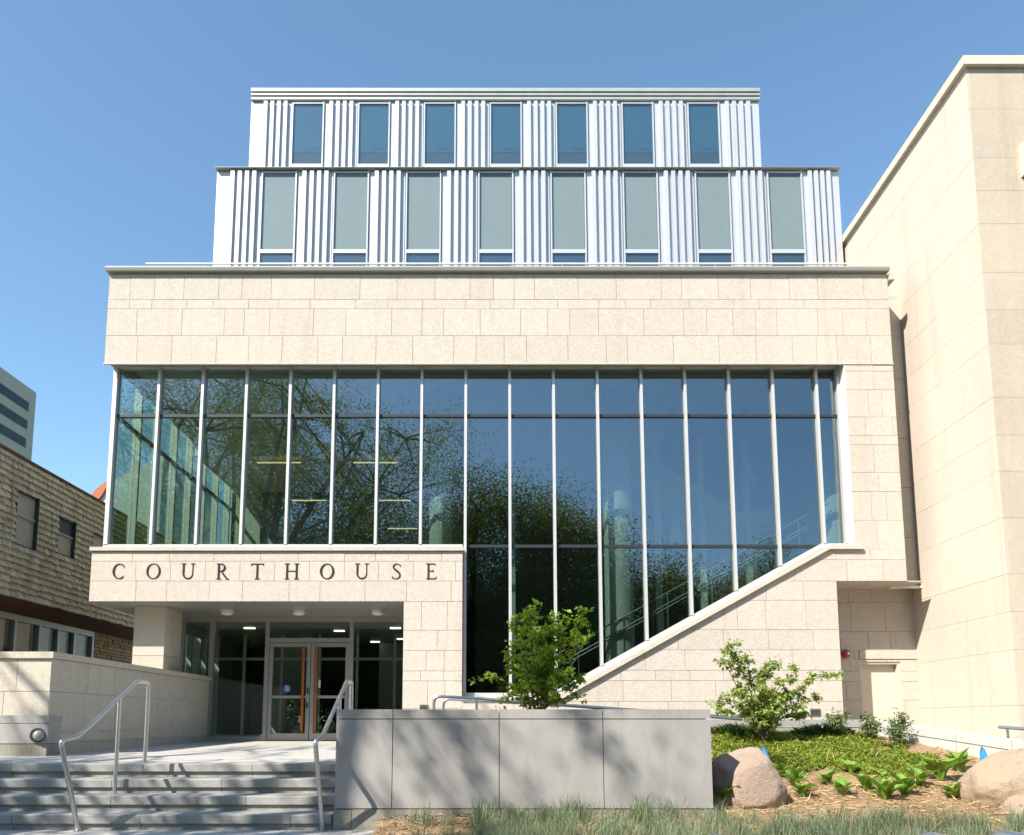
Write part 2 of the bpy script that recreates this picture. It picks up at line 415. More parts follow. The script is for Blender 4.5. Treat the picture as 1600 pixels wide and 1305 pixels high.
# ================================================================== COURTHOUSE
YF, YG = 16.0, 16.35
CH = thing('courthouse', 'cream limestone courthouse with tall glazed front and stepped metal upper storeys', 'building', (0, 16, 0))
XL, XR = -8.17, 8.41
zFb, zFt = ZF(568, YF), 10.60                         # upper band of stone
zLb, zLt = 3.515, ZF(861, YF)                         # lettered band
xPl, xPr = -1.80, -.615
XG = [-8.03 + .932*k for k in range(17)] + [7.385]
zS, zT1, zT2, zGt = 4.75, 7.55, 4.74, 8.60
A = P(864, 1083, YG); Bp = P(1281, 850, YG); slope = (Bp.z-A.z)/(Bp.x-A.x); zB = A.z
xRb = XF(1307, 908, YF); zRb = ZF(908, YF)
def diag(x, off=0): return A.z + slope*(x-A.x) + off
LEDGE = -.20
clad = obj('stone_cladding', MB()
    .box(XL, XR, YF+.014, YF+.07, zFb+.01, 8.72)
    .box(XL, XR, YF+.014, YG+.3, 8.70, zFt)
    .box(7.385, XR, YF+.014, YG+.3, zRb+.01, 8.69)
    .box(XL, xPr, YF+.014, YF+.5, zLb+.012, zLt)
    .box(xPl, xPr, YF+.014, YF+.6, .4, zLb+.012), M['mortar'], CH)
obj('stone_backing', MB()
    .xz([(xPr,.4),(A.x,.4),(A.x,zB-.16),(xPr,zB-.16)], YF+.014, YG+.25)
    .xz([(A.x,.4),(xRb,.4),(xRb,diag(xRb,LEDGE+.04)),(A.x,diag(A.x,LEDGE+.04))], YF+.014, YG+.25)
    .xz([(xRb,zRb+.01),(7.384,zRb+.01),(7.384,4.62),(Bp.x,4.62),(xRb,4.62)], YF+.014, YG+.25), M['mortar'], CH)
U, N = (1,0,0), (0,-1,0)
O = (0, YF, 0)
full = [[]]
nb = 0
nb += blocks(clad, O, U, N, [zFb]+[ZF(y, YF) for y in (524.5, 482.6, 468)]+[zFt-.03], XL, XR, .42, .98, full, M['lime'], 11)
rc = [zRb]+[ZF(y, YF) for y in (874.5,858.5,813,768,738.5,695,680.5,651.6,609,580)]+[zFb]
nb += blocks(clad, O, U, N, rc[2:], 7.385, XR, .35, .62, full, M['lime'], 12)
lowz = [.45]+[ZF(y, YF) for y in (1125,1096,1063.7,1047.5,1015.5,984,938)]+[zRb]
da, db, dc = -slope, 1.0, A.z - slope*A.x + LEDGE     # z - slope*x <= const
regs = [[(1,0,A.x),(0,1,zB-.19)], [(-1,0,-A.x),(da,db,dc)]]
nb += blocks(clad, O, U, N, lowz, xPr, xRb, .55, 1.15, regs, M['lime'], 13)
nb += blocks(clad, O, U, N, rc[:2]+[4.60], 3.6, XR, .6, 1.1, [[(da,db,dc),(0,1,4.60)]], M['lime'], 14)
zl = [zLb, ZF(908,YF), ZF(877,YF), zLt-.02]
jl = [XF(x,890,YF) for x in (138.6,212,266.5,320.6,374.8,429.3,483.4,537.9,591.7,645.8,711.8)]; jl[0] = XL; jl.append(xPr)
nb += blocks(clad, O, U, N, zl, XL, xPr, .62, .95, full, M['lime'], 15, cuts=[None, jl, None])
nb += blocks(clad, O, U, N, [.45]+[ZF(y,YF) for y in (1107,1064,1048.5,1016.5,985)]+[zLb], xPl, xPr, .35, .72, full, M['lime'], 16)
# copings, ledges, soffits
obj('parapet_coping', MB().yz([(YF-.10,10.60),(YF+.55,10.60),(YF+.55,10.72),(YF-.10,10.70),(YF-.12,10.66)], XL-.05, XR+.01), M['coping'], CH)
obj('gutter_end', MB().box(XR+.012, XR+.13, YF-.06, YF+.5, 10.42, 10.56), M['lime_smooth'], CH)
obj('band_ledge', MB().box(XL-.03, xPr+.02, YF-.05, YG-.06, zLt, zLt+.075), M['lime_smooth'], CH)
obj('window_head_soffit', MB().box(XL+.004, 7.385, YF+.072, YG+.05, 8.665, 8.695), M['roofmetal'], CH)
obj('band_drip', MB().box(XL-.012, XR+.004, YF-.018, YF+.02, zFb-.026, zFb+.004), M['lime_smooth'], CH)
obj('sloping_ledge', MB().xz([(A.x-.15, zB-.20),(A.x+.02,zB-.20),(Bp.x+.03,4.585),(7.52,4.585),(7.52,4.655),(Bp.x,4.655),(A.x-.02,zB-.115),(A.x-.15,zB-.115)], YF-.075, YG-.06), M['lime_smooth'], CH)
obj('sill_ledge', MB().box(xPr+.01, A.x-.151, YF-.03, YG-.06, zB-.18, zB-.105), M['lime_smooth'], CH)
obj('window_jamb', MB().box(7.372, 7.388, YF-.004, YG, 4.66, 8.66), M['white'], CH)

# curtain wall
cw = obj('curtain_wall', MB()
    .box(-8.08, 7.372, YG-.10, YG+.08, zGt, 8.66)
    .box(-8.08, XG[8]-.05, YG-.10, YG+.08, 4.655, zS)
    .box(XG[8]-.05, A.x-.05, YG-.10, YG+.08, zB-.105, zB)
    .xz([(A.x-.05,zB-.10),(A.x+.03,zB-.10),(Bp.x+.02,zS-.075),(7.372,zS-.075),(7.372,zS+.02),(Bp.x-.01,zS+.02),(A.x-.03,zB),(A.x-.05,zB)], YG-.10, YG+.08), M['alu'], CH)
for k in range(18):
    x = XG[k]
    lo = zS if k < 8 else (zB if x < A.x else min(diag(x), zS+.02))
    w = .028 if 0 < k < 17 else .042
    if k == 8: lo = zB
    if k == 17: x = 7.345; w = .03
    obj('mullion', MB().box(x-w, x+w, YG-.115, YG+.06, lo+.002, zGt-.002), M['alu'], cw)
rp = random.Random(5)
def pane(parent, poly, y, m, name='window_pane', th=.014, tilt=.0012):
    cx = sum(p[0] for p in poly)/len(poly); cz = sum(p[1] for p in poly)/len(poly)
    o = obj(name, MB().xz([(px-cx, pz-cz) for px, pz in poly], -th/2, th/2), m, parent, (cx, y, cz))
    o.rotation_euler = (rp.gauss(0,tilt), 0, rp.gauss(0,tilt)); return o
for k in range(17):
    x0, x1 = XG[k]+.03, XG[k+1]-.03
    pane(cw, [(x0,zT1),(x1,zT1),(x1,zGt+.02),(x0,zGt+.02)], YG, M['glass'])
    pane(cw, [(x0,zS-.02),(x1,zS-.02),(x1,zT1),(x0,zT1)], YG, M['glass'])
    obj('transom', MB().box(x0-.03+.029, x1+.03-.029, YG-.045, YG+.05, zT1-.03, zT1+.03), M['darkframe'], cw)
    if k >= 8:
        q = clip([(x0,zB-.03),(x1,zB-.03),(x1,zS-.03),(x0,zS-.03)], slope, -1, slope*A.x-A.z+.03)
        if len(q) > 2 and area(q) > .02:
            pane(cw, q, YG, M['glass'])
            xe = min(x1+.03-.029, Bp.x-.08)
            if xe > x0+.02: obj('transom', MB().box(x0-.03+.029, xe, YG-.045, YG+.05, zS-.055, zS+.005), M['darkframe'], cw)
# glazed return on the left side
sw = obj('side_glazing', MB().box(-8.08,-7.98,YG+.082,24,4.655,zS).box(-8.08,-7.98,YG+.082,24,zGt,8.66), M['alu'], CH)
for j in range(8):
    y = YG+1.02*(j+1)
    obj('transom', MB().box(-8.06,-7.97,y-.98,y-.042,zT1-.025,zT1+.025), M['darkframe'], sw)
    obj('mullion', MB().box(-8.10,-7.93,y-.04,y+.04,zS+.002,zGt-.002), M['alu'], sw)
    for z0, z1 in ((zS,zT1-.02),(zT1+.02,zGt)):
        obj('window_pane', MB().box(-8.037,-8.023,y-.98,y-.04,z0,z1), M['glass_in'], sw)

obj('left_side_wall', MB().box(XL+.03,XL+.25,16.72,27.4,8.73,10.19).box(XL+.03,XL+.25,21.6,27.4,.4,4.5), M['lime_smooth'], CH)
# porch
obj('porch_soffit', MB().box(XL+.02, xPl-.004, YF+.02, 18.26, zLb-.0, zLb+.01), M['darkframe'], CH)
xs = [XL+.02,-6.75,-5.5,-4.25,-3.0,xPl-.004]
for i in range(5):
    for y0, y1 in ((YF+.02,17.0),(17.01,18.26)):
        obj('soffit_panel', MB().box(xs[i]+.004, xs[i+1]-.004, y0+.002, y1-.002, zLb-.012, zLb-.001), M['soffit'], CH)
pil = obj('pillar', MB().box(-7.50,-6.89,16.67,17.52,.4,zLb-.013), M['mortar'], CH)
pz = [.45, 1.62, 1.93, 2.47, zLb-.014]
for i in range(4):
    obj('stone_block', MB().box(-7.52,-6.87,16.65,17.54,pz[i]+.004,pz[i+1]-.004), M['lime_smooth'], pil)
# entrance glazing
YD, zD = 18.3, .672
def bar(mb, x0, x1, z0, z1, d=.07): return mb.box(x0, x1, YD-d, YD+d, z0, z1)
ent = MB()
zH = P(486,966,YD-.07).z; zDh = 2.905
xm = [-7.12, -6.44, -5.165, -3.235, -1.62]
bar(ent, -7.3, -1.5, zH-.085, zLb-.014, .072); 
for i, x in enumerate(xm): bar(ent, x-.045, x+.045, zD, zH-.085)
bar(ent, xm[2]+.045, xm[3]-.045, zDh, zDh+.10)
bar(ent, xm[1]+.045, xm[2]-.045, zD, zD+.10); bar(ent, xm[3]+.045, xm[4]-.045, zD, zD+.10); bar(ent, xm[0]+.045, xm[1]-.045, 1.95, 2.03)
en = obj('entrance_glazing', ent, M['entry'], CH)
def vp(x0,x1,z0,z1,parent,y=YD,m=None,name='window_pane'): return pane(parent, [(x0,z0),(x1,z0),(x1,z1),(x0,z1)], y, m or M['glass_in'], name, .012, .0008)
vp(xm[0]+.03,xm[1]-.03,2.0,zH-.07,en); vp(xm[1]+.03,xm[2]-.03,zD+.08,zH-.07,en); vp(xm[3]+.03,xm[4]-.03,zD+.08,zH-.07,en)
vp(xm[2]+.03,xm[3]-.03,zDh+.08,zH-.07,en)
xc = -4.165
for side in (0, 1):
    x0, x1 = (xm[2]+.05, xc-.008) if side == 0 else (xc+.008, xm[3]-.05)
    f = MB(); st = .085
    f.box(x0,x0+st,YD-.03,YD+.03,zD+.01,zDh-.012).box(x1-st,x1,YD-.03,YD+.03,zD+.01,zDh-.012)
    f.box(x0+st,x1-st,YD-.03,YD+.03,zD+.01,zD+.17).box(x0+st,x1-st,YD-.03,YD+.03,zDh-.10,zDh-.012)
    f.box(x0+st,x1-st,YD-.045,YD+.02,zD+.96,zD+1.02)
    d = obj('entrance_door', f, M['entry'], CH)
    vp(x0+st-.01,x1-st+.01,zD+.16,zDh-.09,d,m=M['glass_in'],name='door_pane')
    hx = x1-st-.055 if side == 0 else x0+st+.055
    hw = .028 if side == 0 else .026
    obj('pull_handle', MB().box(hx-hw,hx+hw,YD-.115,YD-.075,zD+.20,zDh-.12).box(hx-.012,hx+.012,YD-.076,YD-.02,zD+.5,zD+.53).box(hx-.012,hx+.012,YD-.076,YD-.02,zD+1.7,zD+1.73), M['wood'], d)
    if side == 0:
        obj('lock', MB().box(x1-.055,x1-.02,YD-.045,YD-.028,zD+1.06,zD+1.20), M['black'], d)
        obj('lock', MB().box(x1-.065,x1-.025,YD-.045,YD-.028,zD+.74,zD+.86), M['black'], d)
        sc = P(448.5,1076,YD)
        stk = obj('round_sticker', MB().lathe([(.002,0),(.085,0),(.085,.003),(.002,.003)], (0,-1,0), (sc.x, YD-.009, sc.z), 28), M['sticker'], d)
        # wheelchair-style access mark
    else:
        obj('paper_notice', MB().box(x0+st+.09,x0+st+.14,YD-.012,YD-.008,zD+1.2,zD+1.38), M['white'], d)
mk = MB(); sx, sz = sc.x, sc.z; yy = YD-.0155
mk.lathe([(.001,0),(.012,0),(.012,.002),(.001,.002)], (0,-1,0), (sx-.004,yy,sz+.052), 12)
mk.box(sx-.010,sx+.006,yy-.002,yy,sz-.01,sz+.038); mk.box(sx-.008,sx+.03,yy-.0021,yy-.0001,sz-.012,sz+.002); mk.box(sx+.022,sx+.032,yy-.0022,yy-.0002,sz-.05,sz-.005)
for i in range(12):
    a0, a1 = R(-200+i*20), R(-180+i*20)
    mk.extrude([(sx-.004+r*math.cos(a), yy-.0023, sz-.02+r*math.sin(a)) for r, a in ((.030,a0),(.038,a0),(.038,a1),(.030,a1))], (0,.002,0))
obj('access_mark', mk, M['white'], stk.parent)

# letters
def ribbon(mb, pts, y, th=.012):
    n = len(pts); L = []; Rr = []
    for i in range(n):
        x, z, w = pts[i]
        a = pts[max(0,i-1)]; b = pts[min(n-1,i+1)]; dx, dz = b[0]-a[0], b[1]-a[1]; l = math.hypot(dx,dz) or 1
        nx, nz = -dz/l, dx/l; L.append((x+nx*w/2, z+nz*w/2)); Rr.append((x-nx*w/2, z-nz*w/2))
    vs = [(p[0],y,p[1]) for p in L]+[(p[0],y,p[1]) for p in Rr]+[(p[0],y+th,p[1]) for p in L]+[(p[0],y+th,p[1]) for p in Rr]
    fs = []
    for i in range(n-1):
        fs += [(i,i+1,n+i+1,n+i),(2*n+i,3*n+i,3*n+i+1,2*n+i+1),(i,2*n+i,2*n+i+1,i+1),(n+i,n+i+1,3*n+i+1,3*n+i)]
    fs += [(0,n,3*n,2*n),(n-1,3*n-1,4*n-1,2*n-1)] if False else [(0,n,3*n,2*n),(n-1,2*n+n-1,3*n+n-1,2*n-1)]
    mb.add(vs, fs)
def arc(cx, cz, rx, rz, a0, a1, w0, w1, n=26):
    out = []
    for i in range(n+1):
        a = R(a0+(a1-a0)*i/n); out.append((cx+rx*math.cos(a), cz+rz*math.sin(a), w0+w1*abs(math.cos(a))**1.4))
    return out
SE = .036
GL = {
 'C': (.84, [arc(.43,.5,.37,.465,52,308,.04,.10), [(.665,.87,.05),(.70,.83,.04),(.70,.74,.03)], [(.655,.13,.04),(.70,.19,.03)]]),
 'O': (.90, [arc(.45,.5,.385,.47,0,360,.045,.095,40)]),
 'U': (.88, [[(.15,.97,.12),(.15,.36,.12)]+[(.15+.29*(1-math.cos(R(a)))+.0, .35-.31*math.sin(R(a)), .12-.065*a/180) for a in range(0,181,12)]+[(.73,.97,.055)], [(.01,.98,SE),(.30,.98,SE)], [(.59,.98,SE),(.87,.98,SE)]]),
 'R': (.78, [[(.16,.0,.12),(.16,1,.12)], [(.16,.975,.04)]+[(.27+.26*math.cos(R(a)), .735+.235*math.sin(R(a)), .04+.085*max(0,math.cos(R(a)))) for a in range(90,-91,-12)]+[(.16,.50,.04)], [(.33,.50,.09),(.50,.26,.11),(.70,.0,.11)], [(.02,.018,SE),(.31,.018,SE)], [(.03,.982,SE),(.2,.982,SE)], [(.62,.018,SE),(.82,.018,SE)]]),
 'T': (.80, [[(.40,0,.12),(.40,.96,.12)], [(.02,.965,.05),(.78,.965,.05)], [(.03,.985,.04),(.01,.84,.03)], [(.77,.985,.04),(.79,.84,.03)], [(.25,.018,SE),(.55,.018,SE)]]),
 'H': (.92, [[(.16,0,.12),(.16,1,.12)], [(.76,0,.12),(.76,1,.12)], [(.16,.51,.045),(.76,.51,.045)]]+[[(a,z,SE),(a+.29,z,SE)] for a in (.015,.615) for z in (.018,.982)]),
 'S': (.66, [[(.55,.87,.04),(.46,.945,.045),(.33,.975,.05),(.20,.935,.07),(.13,.84,.09),(.14,.72,.11),(.24,.61,.125),(.38,.51,.13),(.49,.40,.125),(.545,.27,.105),(.51,.12,.08),(.38,.03,.05),(.24,.025,.045),(.12,.08,.04)], [(.565,.93,.03),(.555,.79,.03)], [(.09,.03,.03),(.08,.20,.03)]]),
 'E': (.66, [[(.16,0,.12),(.16,1,.12)], [(.16,.97,.05),(.58,.97,.05)], [(.16,.52,.045),(.46,.52,.045)], [(.16,.03,.05),(.62,.03,.05)], [(.57,.985,.035),(.575,.85,.03)], [(.455,.61,.03),(.455,.43,.03)], [(.60,.015,.035),(.645,.17,.03)], [(.02,.018,SE),(.2,.018,SE)], [(.02,.982,SE),(.2,.982,SE)]]),
}
z0l, hl = ZF(905,YF), ZF(880.5,YF)-ZF(905,YF)
for ch, px in zip('COURTHOUSE', (186.5,240,294,347.5,402,456,511,565.5,619.5,673.5)):
    w, strokes = GL[ch]; mb = MB(); xc0 = XF(px,893,YF) - w*hl/2
    for i, st_ in enumerate(strokes):
        ribbon(mb, [(xc0+a*hl, z0l+b*hl, c*hl*.9) for a, b, c in st_], YF-.012-.0004*i)
    tag(obj('letter', mb, M['letter'], CH), 'dark serif letter '+ch)

# recess on the right with service door
YR = 17.0
rec = obj('recess_wall', None, None, CH) if False else None
dl, dr, dt = XF(1345,1060,YR), XF(1408,1060,YR), ZF(1034,YR)
lt = ZF(1016.5,YR)
rec = obj('recess_wall', MB().box(xRb-.3, dl-.003, YR+.014, YR+.4, .4, zRb+.2).box(dr+.003, 9.3, YR+.014, YR+.4, .4, zRb+.2).box(dl-.002, dr+.002, YR+.014, YR+.4, dt+.003, zRb+.2), M['mortar'], CH)
dreg = [[(1,0,dl)], [(-1,0,-dr),], [(-1,0,-dl),(1,0,dr),(0,-1,-dt)]]
blocks(rec, (0,YR,0), U, N, [.5]+[ZF(y,YR) for y in (1094,1065,1049,1028.5,1017,987,942)]+[zRb-.01], xRb-.1, 9.12, .38, .85, dreg, M['lime'], 21)
obj('recess_soffit', MB().box(xRb+.002, XR+.35, YF+.016, YR+.02, zRb-.012, zRb+.008), M['lime_smooth'], CH)
obj('lower_return', MB().box(xRb-.25, xRb-.001, YF+.03, YR+.2, .4, zRb+.3), M['lime_smooth'], CH)
sdr = obj('service_door', MB().box(dl+.02, dr-.02, YR+.16, YR+.2, .5, dt-.02), M['cream'], CH)
obj('door_frame', MB().box(dl-.002,dl+.05,YR+.03,YR+.22,.5,dt+.002).box(dr-.05,dr+.002,YR+.03,YR+.22,.5,dt+.002).box(dl+.05,dr-.05,YR+.03,YR+.22,dt-.05,dt+.002), M['cream'], sdr)
obj('door_lintel', MB().box(dl+.0, 9.05, YR-.02, YR+.02, dt+.06, lt), M['lime'], CH)
# narrow strip between courthouse and stone neighbour
stw = obj('strip_wall', MB().box(XR-.05, 9.3, 16.75, 17.1, zRb+.02, 10.5), M['mortar'], CH)
sz_ = [zRb, 5.0, 6.1, 7.2, 8.55, 9.5, 10.4]
for i in range(6): obj('stone_block', MB().box(XR+.001, 9.25, 16.72, 16.78, sz_[i]+.005, sz_[i+1]-.005), M['lime_smooth'], stw)
obj('facade_return', MB().box(XR-.3, XR, YF+.034, 16.74, zRb+.025, 10.58), M['lime_smooth'], CH)
obj('strip_sill', MB().box(XR-.05, 9.06, 16.58, 16.73, zRb-.04, zRb+.0), M['white'], CH)
# vents at the wall foot
for px, py, w in ((662,1104.5,13), (1273,1111,16)):
    c = P(px,py,YF); hw = w/2*YF/FPX; v = obj('wall_vent', MB().box(c.x-hw,c.x+hw,YF-.025,YF+.02,c.z-.09,c.z+.05), M['coping'], CH)
    for i in range(4): obj('louvre', MB().box(c.x-hw+.01,c.x+hw-.01,YF-.034,YF-.026,c.z-.075+i*.03,c.z-.06+i*.03), M['black'], v)

# roof, upper storeys
obj('roof', MB().box(XL+.05, XR-.05, YF+.56, 34, 10.2, 10.42), M['roofmetal'], CH)
obj('rear_wall', MB().box(-8.0, 8.3, 27.4, 27.7, .4, 10.2).box(8.25, 8.4, 17.2, 27.4, .4, 10.2).box(-8.05,-7.85,24.05,27.4,.4,zFb), M['inwall'], CH)
rr = MB(); zR = ZF(412.3,17.0); x0, x1 = XF(228,412,17.0), XF(1328,412,17.0)
rr.tube([(x0,17,zR),(x1,17,zR)], .022, 8)
rail = obj('roof_railing', rr, M['white'], CH)
obj('rail_bar', MB().tube([(x0+.05,17.03,zR-.42),(x1-.05,17.03,zR-.42)], .016, 8), M['white'], rail)
k = 0; x = x0+.17
while x < x1: obj('post', MB().tube([(x,17.02,10.42),(x,17.02,zR)], .018, 6), M['white'], rail); x += 1.16
obj('brace', MB().tube([(x1,17.0,zR),(x1-.5,17.0,10.42)], .016, 6), M['white'], rail)

def storey(Y, xl, xr, z0, z1, ws, ww, zp0, zp1, lower):
    body = obj('metal_wall', MB().box(xl, xr, Y+.03, Y+8, z0, z1), M['panel'], CH)
    edges = [xl]
    for w in ws: edges += [w-.055, w+ww+.055]
    edges.append(xr)
    for i in range(0, len(edges), 2):                 # flat panels with standing ribs
        a, b = edges[i], edges[i+1]
        obj('metal_panel', MB().box(a+.004, b-.004, Y, Y+.028, z0, z1-.03), M['panel'], body)
        first, last = i == 0, i == len(edges)-2
        n = 4
        s = a+.34 if first and b-a > 1.15 else a+.09
        e = b-.07 if not last else b-.22
        if first and b-a <= 1.15: s = a+.28
        for j in range(n):
            xx = s+(e-s)*(j+.5)/n
            obj('metal_rib', MB().xz([(xx-.052,z0),(xx+.052,z0),(xx+.052,z1-.05),(xx-.052,z1-.05)], Y-.08, Y-.0005), M['panel'], body)
        if first: obj('seam', MB().box(a+.17,a+.176,Y-.003,Y-.0004,z0,z1-.05), M['roofmetal'], body)
    for w in ws:
        fr = MB().box(w-.035,w-.0,Y-.045,Y+.02,z0+.0,zp1+.03).box(w+ww,w+ww+.035,Y-.045,Y+.02,z0,zp1+.05).box(w,w+ww,Y-.04,Y+.02,zp0-.10,zp0).box(w,w+ww,Y-.04,Y+.02,zp1,zp1+.03)
        wd = obj('window', fr, M['panel'], CH)
        obj('window_pane', MB().box(w-.005,w+ww+.005,Y-.012,Y-.002,zp0-.01,zp1+.01), M['glass_up' if lower else 'glass_top'], wd)
        if lower:
            obj('blind', MB().box(w+.012,w+ww-.012,Y+.005,Y+.012,zp0,zp1-.10), M['blind'], wd)
            obj('window_pane', MB().box(w-.005,w+ww+.005,Y-.012,Y-.002,z0,zp0-.08), M['glass_top'], wd)
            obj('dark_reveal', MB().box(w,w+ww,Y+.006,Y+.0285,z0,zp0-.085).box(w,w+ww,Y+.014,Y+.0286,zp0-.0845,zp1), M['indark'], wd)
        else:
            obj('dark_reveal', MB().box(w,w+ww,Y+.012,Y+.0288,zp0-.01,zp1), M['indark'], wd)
            obj('blind', MB().box(w+.014,w+ww-.014,Y+.0062,Y+.0105,zp0+.38,zp1-.02), M['tealblind'], wd)
            obj('blind_cord', MB().box(w+ww*.45,w+ww*.9,Y+.003,Y+.0055,zp0+.47,zp0+.51), M['indark'], wd)
    return body
M['tealblind'] = plain('teal_blind', (.045,.10,.125), .8, 0, 2, .1)
Y2, Y3 = 19.2, 20.7
z2t = ZF(266.5, Y2); z3t = ZF(158.5, Y3)
storey(Y2, -7.18, 9.0, 10.42, z2t, [-5.967+1.874*i for i in range(8)], .845, ZF(391,Y2), ZF(268,Y2)-.06, True)
storey(Y3, -6.862, 7.553, z2t-.2, z3t, [-5.646+1.865*i for i in range(7)], .835, ZF(257.5,Y3), ZF(162.5,Y3)-.02, False)
obj('storey_coping', MB().box(-7.20, 9.02, Y2-.13, Y2+.4, z2t, ZF(262,Y2-.1)), M['roofmetal'], CH)
zt = ZF(142,Y3)
rf = obj('roof_edge', MB().box(-6.84,7.56,Y3-.02,Y3+.6,z3t+.002,zt), M['roofmetal'], CH)
for i, (a, b, d) in enumerate(((.0,.09,.07),(.115,.195,.09),(.22,.34,.11))):
    obj('edge_profile', MB().yz([(Y3-d,z3t+a+.01),(Y3-.021,z3t+a),(Y3-.021,z3t+b),(Y3-d,z3t+b-.012)], -6.85, 7.57), M['roofmetal'], rf)
obj('side_return', MB().box(9.0, 9.10, 20.4, 21.0, 10.5, ZF(277,20.4)), M['coping'], CH)

# ------------------------------------------------------------------ inside
M['atrium'] = plain('atrium_wall_dimmed', (.15,.16,.15), .8)  # interior wall colour darkened to stand for a dimly lit atrium
obj('upper_floor', MB().box(-7.95, -.75, 16.55, 27.3, 4.18, 4.62), M['infloor'], CH)
obj('upper_ceiling', MB().box(-7.9, 8.2, 16.5, 27.3, 8.75, 8.83), M['white'], CH)
obj('ceiling_bulkhead', MB().box(-.7, 4.3, 19.2, 27.2, 8.05, 8.74).box(-7.8,-.9,20.2,27.2,8.0,8.74), M['white'], CH)
obj('upper_wall', MB().box(-7.9, -.7, 23.6, 23.8, 4.63, 7.99), M['inwall'], CH)
obj('lobby_ceiling', MB().box(-8.0,-.75,18.40,27.3,3.40,3.46), M['soffit'], CH)
obj('lobby_floor', MB().box(-8,8.2,18.4,27.3,.5,.668).box(-.6,8.2,16.62,18.38,.5,.664), M['infloor'], CH)
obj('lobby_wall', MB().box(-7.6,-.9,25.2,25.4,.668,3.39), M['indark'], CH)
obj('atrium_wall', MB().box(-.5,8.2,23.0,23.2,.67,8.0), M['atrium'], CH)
vest = MB()
for x in (-6.6,-5.6,-4.6,-3.6,-2.6,-1.7): vest.box(x-.035,x+.035,21.2,21.28,.67,3.39)
vest.box(-7.4,-1.2,21.19,21.29,2.72,2.79).box(-7.4,-1.2,21.19,21.29,.67,.77)
obj('vestibule_frame', vest, M['alu'], CH)
lw = MB()
for y in (18.42,19.4,20.4,21.4): lw.box(-7.45,-7.33,y,y+.08,.67,3.39)
lw.box(-7.46,-7.32,18.4,21.5,3.2,3.39)
lf = obj('lobby_side_frame', lw, M['inwall'], CH)
for i in range(3): obj('window_pane', MB().box(-7.396,-7.384,18.51+i,19.39+i,.68,3.19), M['glass_in'], lf)
obj('lobby_partition', MB().box(-6.3,-5.3,22.5,22.6,.67,3.39).box(-3.3,-2.5,23.2,23.3,.67,3.39), M['inwall'], CH)
for x, r, z0 in ((XF(690,750,18.3),.26,4.63),(XF(965,800,18.0),.33,.67),(XF(1292,700,18.1),.28,.67)):
    y = 18.0; mb = MB(); mb.smooth = True; mb.tube([(x,y,z0),(x,y,8.74)], r, 24); obj('round_column', mb, M['column'], CH)
for x in (XF(1030,900,18.9), XF(1098,850,18.9), XF(1168,800,18.9), XF(800,1000,19.5)):
    obj('thin_column', MB().box(x-.07,x+.07,18.85,19.0,.67,8.0), M['column'], CH)
def stx(x, off): return diag(x, off)
s0, s1 = 1.6, 7.6
obj('stair_flight', MB().xz([(s0,stx(s0,-.55)),(s1,stx(s1,-.55)),(s1,stx(s1,-.15)),(s0,stx(s0,-.15))], 17.6, 19.4), M['inwall'], CH)
for yy, offs in ((17.65,(.80,.55,.47)),(19.3,(.85,.6))):
    st_ = MB()
    for of in offs: st_.tube([(s0,yy,stx(s0,of)),(s1,yy,stx(s1,of))], .017, 6)
    hr = obj('stair_handrail', st_, M['entry'], CH)
    for i in range(6): obj('post', MB().tube([(s0+.3+i,yy,stx(s0+.3+i,-.2)),(s0+.3+i,yy,stx(s0+.3+i,.8))], .012, 6), M['entry'], hr)
obj('upper_stair_soffit', MB().xz([(2.2,8.6),(3.4,8.05),(5.4,6.7),(6.2,6.15),(7.3,6.15),(7.3,6.45),(6.3,6.45),(3.9,8.0),(3.0,8.6)], 20.0, 22.2), M['white'], CH)

# ceiling, pendant and strip lights: things of their own
for px, place in ((355,'leftmost, above the tall side pane'), (467,'middle one, above the double doors'), (590,'rightmost, beside the stone pier')):
    c = P(px,953,17.2); t = thing('soffit_light', 'round white porch ceiling light, '+place, 'light', (c.x,17.2,zLb-.012), 'round lights in the porch ceiling')
    mb = MB(); mb.smooth = True; mb.lathe([(.15,0),(.15,-.03),(.135,-.05)], (0,0,1), (c.x,17.2,zLb-.0125), 24); obj('rim', mb, M['alu'], t)
    mb = MB(); mb.smooth = True; mb.lathe([(.128,-.049),(.128,-.075),(.09,-.10),(.04,-.112),(.002,-.115)], (0,0,1), (c.x,17.2,zLb-.0125), 24); obj('lens', mb, M['opal'], t)
for px, py, desc in ((1056,845,'lower and left of the two behind the atrium glass'), (1169,755,'higher and right of the two behind the atrium glass')):
    c = P(px,py,19.0); t = thing('pendant_lamp', 'bell shaped glass pendant lamp, '+desc, 'lamp', c, 'pendant lamps in the atrium')
    mb = MB(); mb.smooth = True; mb.lathe([(.18,0),(.17,.06),(.13,.25),(.10,.40),(.09,.55),(.06,.60)], (0,0,1), c, 20); obj('shade', mb, M['column'], t)
    obj('cord', MB().tube([(c.x,c.y,c.z+.6),(c.x,c.y,8.74)], .012, 6), M['white'], t)
    obj('ceiling_rose', MB().lathe([(.13,0),(.13,-.05)], (0,0,1), (c.x,c.y,8.745), 16), M['coping'], t)
for (xa, xb, py), desc in (((402,470,723,), 'high on the left, behind the fourth glazing bay'), ((552,622,723), 'high, near the middle of the upper glazing'), ((456,510,782), 'second row, behind the fifth glazing bay'), ((592,642,782), 'second row, left of the round column'), ((606,652,826), 'lowest, just above the sill by the column')):
    Yl = {723:20.4, 782:21.6, 826:22.6}[py]; a = P(xa,py,Yl); b = P(xb,py,Yl)
    o = obj('strip_light', MB().box(0,b.x-a.x,-.02,.02,-.012,.012), M['lamp'], None, a)
    tag(o, 'thin yellow strip light '+desc, 'light', 'strip lights behind the upper glazing')
    z = a.z
